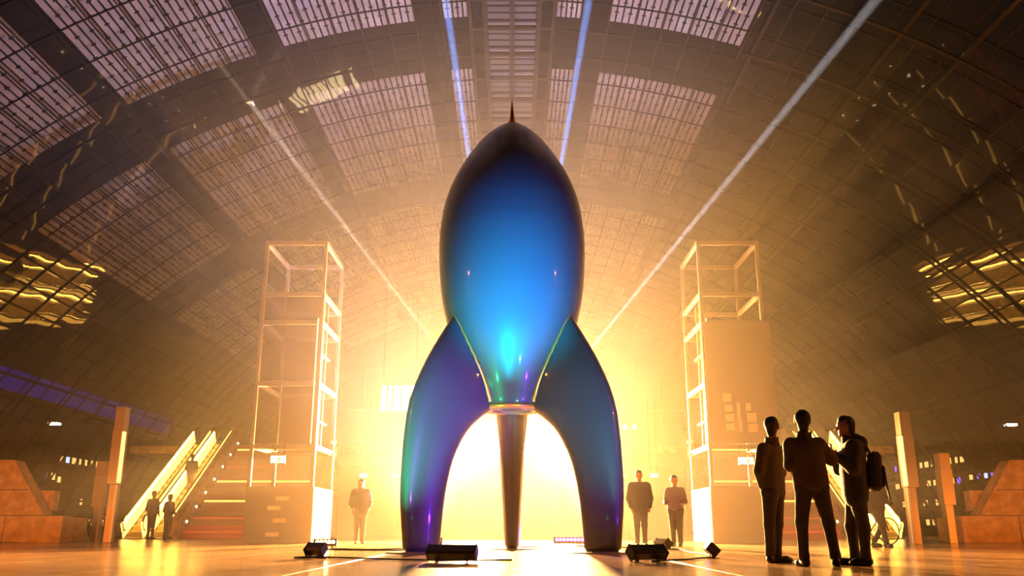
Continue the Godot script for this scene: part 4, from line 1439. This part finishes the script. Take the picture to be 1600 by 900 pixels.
func make_washes() -> void:
	var up := Vector3(0, 4.4, -16.5)
	make_wash("black LED bar seen from behind before the rocket leg with the green edge", Vector3(-0.76, 0, -11.5), Vector3(0.05, 4.3, -15.3), 0.62, 8, M.led_cyan, Color(0.0, 0.85, 0.95), 230.0, 15.5)
	make_wash("black LED bar seen from behind before the rocket leg with the violet edge", Vector3(1.72, 0, -11.5), Vector3(-0.15, 4.9, -15.3), 0.5, 6, M.led_blue, Color(0.0, 0.38, 1.0), 250.0, 15.5)
	make_wash("added unseen LED bar on the floor at the foot of the viewer", Vector3(-0.5, 0, -3.6), Vector3(-1.5, 2.3, -15.8), 0.62, 8, M.led_violet, Color(0.62, 0.12, 1.0), 300.0, 8.5)  # added below the view to tint the left leg violet
	spot("wash_light", Vector3(1.6, 0.2, -11.65), Vector3(1.5, 2.4, -15.2), Color(0.35, 0.85, 0.6), 30.0, 24.0, 1.0, 0.06)  # added green fill for the right leg, without its own fixture
	make_wash("small black wash light tilted in a tangle of cables", Vector3(-2.85, 0, -13.1), Vector3(-1.9, 2.2, -15.7), 0.26, 3, M.led_green, Color(0.05, 1.0, 0.5), 45.0, 28.0)
	make_wash("small wash light with an orange body and a white glowing face", Vector3(-3.85, 0, -18.6), Vector3(-3.0, 2.2, -10.0), 0.44, 5, M.led_amber, Color(1.0, 0.5, 0.25), 4.0, 40.0)
	make_wash("grey wash light turned away, beside the padded coat person", Vector3(3.12, 0, -18.6), Vector3(0.6, 3.2, -17.6), 0.42, 5, M.lens_off, Color(0.1, 0.9, 0.6), 0.0, 26.0)
	make_wash("small wash light glowing violet on its cable block", Vector3(2.9, 0, -13.1), Vector3(1.25, 1.8, -13.2), 0.26, 3, M.led_violet, Color(0.45, 0.1, 1.0), 30.0, 72.0)
	make_wash("pink LED bar of eight lenses facing out behind the rocket leg", Vector3(1.38, 0, -21.6), Vector3(1.2, 2.4, -14.0), 0.74, 8, M.led_pink, Color(0.8, 0.2, 1.0), 10.0, 34.0)
	make_wash("small black wash light half hidden behind the rocket leg with the green edge", Vector3(-1.62, 0, -18.8), Vector3(-1.5, 2.6, -16.0), 0.3, 3, M.led_violet, Color(0.5, 0.2, 1.0), 8.0, 26.0)
	for side in [-1, 1]:  # added uplights, kept out of sight, to brighten the vault screens
		make_wash("added pale violet uplight hidden behind the rocket leg with the " + ("green" if side < 0 else "violet") + " edge", Vector3(side * 2.2, 0, -24.6), Vector3(-4.6 if side < 0 else 1.2, 16.0, -23.6), 0.42, 5, M.added_led_lavender, Color(0.86, 0.82, 1.0), 300.0, 54.0 if side < 0 else 37.0)
	for side in [-1, 1]:  # added outside the view to light the fronts of the stone walls
		make_wash("added amber wash light on the floor before the stone stair wall" + (" beside the tall pylon" if side < 0 else " beside the lit pylon"), Vector3(side * 13.4, 0, -19.5), Vector3(side * 15.0, 1.6, -27.5), 0.62, 8, M.led_amber, Color(1.0, 0.55, 0.16), 60.0, 50.0)
	cable([[-2.7, -13.05], [-2.2, -12.7], [-1.7, -12.2], [-1.2, -12.0], [-0.9, -11.7], [-0.6, -11.75], [0.0, -11.9]], "black cable from the tilted small wash light to the LED bar")
	cable([[-2.95, -13.2], [-3.1, -12.9], [-2.8, -12.85], [-2.6, -13.0], [-2.85, -13.3], [-3.05, -13.1]], "tangled loop of black cable round the tilted small wash light")
	cable([[-3.7, -18.4], [-3.3, -18.0], [-2.8, -17.6], [-2.4, -18.0], [-1.9, -18.3], [-1.7, -18.6]], "black cable from the orange wash light to the rocket")
	cable([[-3.8, -18.3], [-3.4, -17.4], [-3.0, -17.2], [-2.4, -17.0], [-2.0, -16.8]], "second black cable lying slack beside the orange wash light")
	cable([[1.8, -11.6], [2.1, -11.9], [2.4, -12.2], [2.6, -12.6], [2.85, -12.95]], "black cable between the front LED bar and the violet wash light")
	cable([[3.1, -18.4], [3.3, -17.6], [3.1, -16.0], [3.1, -14.4], [2.95, -13.3]], "black cable between the grey and the violet wash light")
	cable([[1.5, -21.4], [1.9, -20.6], [2.4, -19.6], [3.0, -18.8]], "black cable from the pink LED bar to the grey wash light")
	cable([[-1.6, -18.6], [-0.9, -19.4], [0.0, -19.6], [0.9, -20.6], [1.3, -21.3]], "black cable running behind the rear leg of the rocket")

func make_haze_bank() -> void:
	# smoke from the floodlight end of the hall, thicker than the haze elsewhere
	var fm := FogMaterial.new()
	fm.albedo = Color(1.0, 0.98, 0.95)
	fm.density = HAZE
	var f := FogVolume.new()
	f.name = "smoke_bank"
	f.shape = RenderingServer.FOG_VOLUME_SHAPE_BOX
	f.size = Vector3(45.0, 16.6, 54.0)
	f.position = Vector3(0, 8.3, -44.5)
	f.material = fm
	tag(f, "glowing stage smoke filling the hall behind the rocket", "", "", "structure")
	add_child(f)
